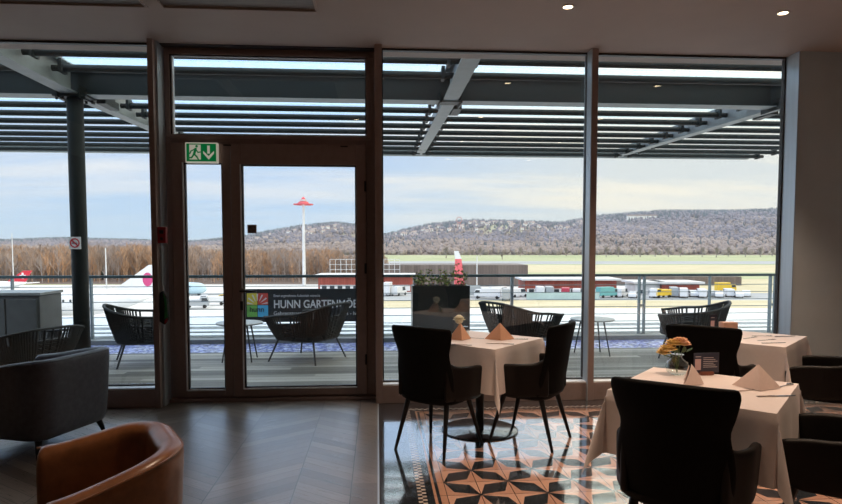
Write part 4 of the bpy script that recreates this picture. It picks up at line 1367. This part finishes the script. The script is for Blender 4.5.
# trees as stuff: blobs for far woods
def woods(name, mat, n, pr, dr, hr, lab, seed, cone=False, skip=None):
    rnd = random.Random(seed); mb = MB()
    for k in range(n):
        px = rnd.uniform(*pr); Dd = dr[0] + (dr[1] - dr[0]) * rnd.random()
        if skip and skip(px, Dd, rnd): continue
        x, y = az(px, Dd); z = hill_z(px, Dd); h = rnd.uniform(*hr); r = h * (.26 if cone else .42)
        a0 = rnd.uniform(0, 6)
        if cone:
            vs = [(x + r * math.cos(a0 + i * PI / 3), y + r * math.sin(a0 + i * PI / 3), z) for i in range(6)] + [(x, y, z + h)]
            fs = [(i, (i + 1) % 6, 6) for i in range(6)]
        else:
            vs = []
            for (rr_, hh) in ((.45, 0), (1, .35), (.85, .72)):
                for i in range(6):
                    q = r * rr_ * rnd.uniform(.75, 1.2)
                    vs.append((x + q * math.cos(a0 + i * PI / 3), y + q * math.sin(a0 + i * PI / 3), z + h * hh * rnd.uniform(.9, 1.1)))
            vs.append((x, y, z + h))
            fs = [(a * 6 + i, a * 6 + (i + 1) % 6, a * 6 + 6 + (i + 1) % 6, a * 6 + 6 + i) for a in (0, 1) for i in range(6)] + [(12 + i, 12 + (i + 1) % 6, 18) for i in range(6)]
        mb.add(vs, fs)
    return tag(mb.build(name, mat), lab, 'woodland', kind='stuff')


def town(px, Dd, rnd):
    f = (Dd - Y0H) / (Y1H - Y0H)
    if 385 < px < 590 and .44 < f < .82: return rnd.random() < .75
    if 150 < px < 420 and .26 < f < .44 and math.sin(px * .045 + f * 9) > -.3: return rnd.random() < .9
    if 235 < px < 380 and .45 < f < .72: return rnd.random() < .5
    return False
woods('far_woodland', 'hill2', 11000, (-60, 900), (1400, 2600), (9, 15), 'purplish bare woodland covering the upper hills', 1, skip=town)
woods('far_woodland', 'hill3', 5200, (-60, 900), (2050, 2640), (12, 20), 'dark conifer woodland along the hill crests', 2, True, skip=town)
woods('far_woodland', 'hill1', 9000, (-60, 900), (1000, 1900), (7, 13), 'brown bare woodland on the lower slopes', 3, skip=town)
woods('far_woodland', 'hill3', 900, (380, 900), (1150, 2200), (9, 16), 'scattered dark conifers on the lower slopes', 4, True)

# houses on the hillside
rnd = random.Random(11)
def house_mesh():
    w, r = MB(), MB()
    w.box(-6, 6, -5, 5, 0, 7).add([(-6, -5, 7), (-6, 5, 7), (-6, 0, 10.5), (6, -5, 7), (6, 5, 7), (6, 0, 10.5)], [(0, 1, 2), (3, 5, 4)])
    r.add([(-6.8, -5.8, 6.6), (6.8, -5.8, 6.6), (6.8, 0, 11), (-6.8, 0, 11), (-6.8, 5.8, 6.6), (6.8, 5.8, 6.6)], [(0, 1, 2, 3), (3, 2, 5, 4)])
    return w, r
w_, r_ = house_mesh()
hs0 = empty('house', (0, 0, 0), 0, 'x', 'house')
w_.build('walls', 'house_wall', hs0); r_.build('roof', 'house_roof', hs0, solid=.4)
for k in range(120):
    c = hs0 if k == 0 else copy_tree(hs0)
    if k < 88: px = rnd.uniform(388, 584); f = rnd.uniform(.46, .80)
    else: px = rnd.uniform(240, 378); f = rnd.uniform(.48, .68)
    Dd = Y0H + f * (Y1H - Y0H); x, y = az(px, Dd)
    lb = 'small pale house in the village on the hillside beyond the middle window' if k < 88 else 'small pale house in the village on the hillside beyond the glass door'
    place(c, (x, y, hill_z(px, Dd) + 3), rnd.uniform(-.6, .6), lb, 'hillside houses beyond the middle window' if k < 88 else 'hillside houses beyond the door', rnd.uniform(.6, 1.0))
x, y = az(459, 1850)
tw_ = empty('lattice_tower', (x, y, hill_z(459, 1850)), 0, 'faint red lattice tower with a disc in front of the wooded hill', 'tower')
tm = MB(); s_ = 900 / 620
for sx in (-1, 1):
    for sy in (-1, 1): tm.tube((sx * 6.5, sy * 4, 0), (sx * 4.0, sy * 3, 33), .35, n=5)
for z in range(0, 33, 5): tm.box(-6.5 + z * .07, 6.5 - z * .07, -3.3, -3.0, z, z + .5)
tm.build('lattice', 'tower_red', tw_)
dm = MB(); dm.loops([[(r_ * math.cos(t * PI / 12), 0, 40 + r_ * math.sin(t * PI / 12)) for t in range(24)] for r_ in (9, 7)], True, False)
dm.build('disc', 'tower_red', tw_, solid=.6)

# long pale building on right slope
x, y = az(640, 2100)
lg = empty('long_house', (x, y, hill_z(640, 2100) + 8), 0, 'long pale red roofed building on the wooded slope beyond the right window', 'building')
MB().box(-45, 55, 0, 12, -6, 9).build('walls', 'house_wall', lg); MB().box(-46, 56, -1, 13, 9, 13).build('roof', 'house_roof', lg)


# bare trees near the airfield
def bare_tree(mb, x, y, z, h, rnd, n1=9, n2=5, fat=1.0):
    def strand(p, q, r):
        mb.tube(p, q, r * fat, r * fat * .45, 3, False)
    top = Vector((x + rnd.uniform(-.4, .4), y, z + h * .75)); base = Vector((x, y, z))
    strand(base, top, h * .016)
    for i in range(n1):
        t = rnd.uniform(.25, 1); p = base.lerp(top, t); a = rnd.uniform(0, 2 * PI); L = h * rnd.uniform(.22, .40) * (1.15 - t * .5)
        q = p + Vector((math.cos(a) * .55, math.sin(a) * .55, .85)) * L
        strand(p, q, h * .008)
        for j in range(n2):
            s = p.lerp(q, rnd.uniform(.3, 1)); a2 = rnd.uniform(0, 2 * PI); L2 = L * rnd.uniform(.35, .6)
            strand(s, s + Vector((math.cos(a2) * .6, math.sin(a2) * .6, .8)) * L2, h * .0055)


for k, (m_, n, seed, lab) in enumerate([('bare1', 1000, 21, 'brown bare winter woodland beyond the parked airliners'), ('bare2', 900, 22, 'grey bare winter woodland beyond the parked airliners'), ('bare3', 480, 23, 'russet bare winter trees beyond the parked airliners')]):
    rnd = random.Random(seed); mb = MB()
    for i in range(n):
        px = rnd.uniform(-60, 385); Dd = rnd.uniform(205, 330)
        if k == 2:
            px = rnd.choice([rnd.gauss(60, 30), rnd.gauss(140, 12), rnd.gauss(255, 25), rnd.gauss(325, 15)])
        x, y = az(px, Dd)
        h = (13.2 if px < 200 else 11.4) * rnd.uniform(.75, 1.05) * (1 if px < 340 else .8)
        bare_tree(mb, x, y, GZ, h, rnd)
    tag(mb.build('bare_woodland', m_), lab, 'woodland', kind='stuff')
# undergrowth belt that closes the wood (ground brush)
rnd = random.Random(31); mb = MB(); mb2 = MB()
for i in range(3200):
    px = rnd.uniform(-60, 388); Dd = rnd.uniform(236, 340); x, y = az(px, Dd); h = rnd.uniform(2.5, 8.6) * (1.08 if px < 200 else (1 if px < 340 else .8)); r = h * .085 + .25; a0 = rnd.uniform(0, 6)
    vs = []
    for (rr_, hh) in ((.6, 0), (1, .4), (.7, .8)):
        for j in range(5): q = r * rr_ * rnd.uniform(.7, 1.25); vs.append((x + q * math.cos(a0 + j * 1.257), y + q * math.sin(a0 + j * 1.257), GZ + h * hh * rnd.uniform(.85, 1.15)))
    vs.append((x, y, GZ + h))
    (mb if rnd.random() < .45 else mb2).add(vs, [(a * 5 + j, a * 5 + (j + 1) % 5, a * 5 + 5 + (j + 1) % 5, a * 5 + 5 + j) for a in (0, 1) for j in range(5)] + [(10 + j, 10 + (j + 1) % 5, 15) for j in range(5)])
tag(mb2.build('undergrowth', 'bare2'), 'dense grey undergrowth inside the bare woodland', 'undergrowth', kind='stuff')
tag(mb.build('undergrowth', 'bare1'), 'dense brown undergrowth inside the bare woodland', 'undergrowth', kind='stuff')

# individual trees in the fields on the right
rnd = random.Random(41)
tp = MB(); bare_tree(tp, 0, 0, 0, 10, rnd, 26, 11, 3.2)
t0 = tp.build('bare_tree', 'bare2')
pos = [(502, 620), (446, 700), (606, 800), (618, 820), (640, 780), (655, 830), (668, 790), (680, 850), (702, 800), (716, 760), (728, 840), (745, 800), (760, 790), (772, 850), (590, 840), (566, 860), (540, 880), (520, 850), (480, 880), (632, 850)]
desc = {0: 'lone dark bare tree in the field beyond the middle window'}
for k, (px, Dd) in enumerate(pos):
    c = t0 if k == 0 else t0.copy()
    if k: COL.objects.link(c)
    x, y = az(px, Dd)
    c.location = (x, y, GZ); c.scale = (1.5 if k else 1.1, 1.5 if k else 1.1, 1.35 if k else .9); c.rotation_euler = (0, 0, rnd.uniform(0, 6))
    tag(c, desc.get(k, 'bare winter tree standing in the green field before the hills'), 'tree', None if k == 0 else 'bare trees in the green field')
# dark conifers by the wood
cm = MB()
for k in range(7):
    z = 1.0 + k * 1.5; r = 2.6 * (1 - k / 8); cm.lathe([(r, z), (r * .45, z + 1.3), (.08, z + 2.2)], n=10)
cm.tube((0, 0, 0), (0, 0, 4), .25)
c = cm.build('conifer_tree', 'conifer')
for i, (px, Dd, s) in enumerate([(102, 225, .93)]):
    o = c if i == 0 else c.copy()
    if i: COL.objects.link(o)
    x, y = az(px, Dd); o.location = (x, y, GZ); o.scale = (s,) * 3
    tag(o, ['dark conifer rising from the bare wood right of the steel column', 'dark conifer in the field beyond the right window'][i], 'tree')

hzm, nth, bh_ = new_mat('valley_haze'); nth.nodes.remove(bh_)
vs_ = nth.nodes.new('ShaderNodeVolumeScatter'); vs_.inputs['Color'].default_value = (.82, .90, 1, 1); vs_.inputs['Density'].default_value = .00013
nth.links.new(vs_.outputs[0], nth.nodes['Material Output'].inputs['Volume'])
tag(MB().box(-3500, 3500, 430, 4200, -30, 420).build('valley_haze', hzm), 'pale bluish winter haze lying over the valley and the wooded hills', 'haze', kind='stuff')

# ------------------------------------------------------------------ sky
wd = bpy.data.worlds.new('World'); C.world = wd; wd.use_nodes = True
nt = wd.node_tree; S.nt = nt
bg = nt.nodes['Background']
tc = nt.nodes.new('ShaderNodeTexCoord')
nx_, ny_, nz_ = sep(nt, tc.outputs['Generated'])
# warp direction onto a cloud plane
zc_ = nz_.mx(.0) + .09
cb = nt.nodes.new('ShaderNodeCombineXYZ')
nt.links.new((nx_ / zc_).s, cb.inputs[0]); nt.links.new((ny_ / zc_).s, cb.inputs[1]); cb.inputs[2].default_value = 3.1
mp = nt.nodes.new('ShaderNodeMapping'); mp.inputs['Scale'].default_value = (.28, .75, 1); nt.links.new(cb.outputs[0], mp.inputs[0])
cn = noise(nt, mp.outputs[0], 1.15, 7, .58)
cloud = ramp(nt, cn, [(.42, (0, 0, 0)), (.62, (1, 1, 1))])
warm = ramp(nt, (nx_ * 1.15 + .30 + S(cn) * .25).s, [(.30, (0, 0, 0)), (.82, (1, 1, 1))])
blue = ramp(nt, nz_.s, [(.0, (.55, .74, .92)), (.06, (.44, .68, .98)), (.14, (.42, .64, .98)), (.5, (.36, .56, .92))])
ccol = mixc(nt, S(warm), (.86, .91, .98), (1.18, 1.08, .82))
low = S(ramp(nt, nz_.s, [(.025, (0,) * 3), (.11, (1,) * 3)]))
veil = mixc(nt, S(warm) * .75, blue, (.86, .86, .74))
sky = mixc(nt, S(cloud) * (low * .75 + .2), veil, ccol)
zen = S(ramp(nt, nz_.s, [(.16, (0,) * 3), (.36, (1,) * 3)]))
gnd = mixc(nt, nz_.lt(-.02), sky, (.25, .24, .22))
nt.links.new(gnd, bg.inputs[0])
nt.links.new((zen * 1.3 + 1.12).s, bg.inputs[1])

# ------------------------------------------------------------------ camera and view
cam = bpy.data.cameras.new('Camera'); co = bpy.data.objects.new('Camera', cam); COL.objects.link(co)
co.location = (0, 0, H)
rot = Matrix((RT, UP, -FW)).transposed()
co.rotation_euler = rot.to_euler()
cam.sensor_width = 36; cam.lens = F / 842 * 36
cam.shift_x = 0; cam.shift_y = (PY - 252) / 842
cam.clip_end = 8000; cam.clip_start = .05
C.camera = co
C.view_settings.view_transform = 'Standard'; C.view_settings.look = 'None'
C.view_settings.exposure = 0; C.view_settings.gamma = 1
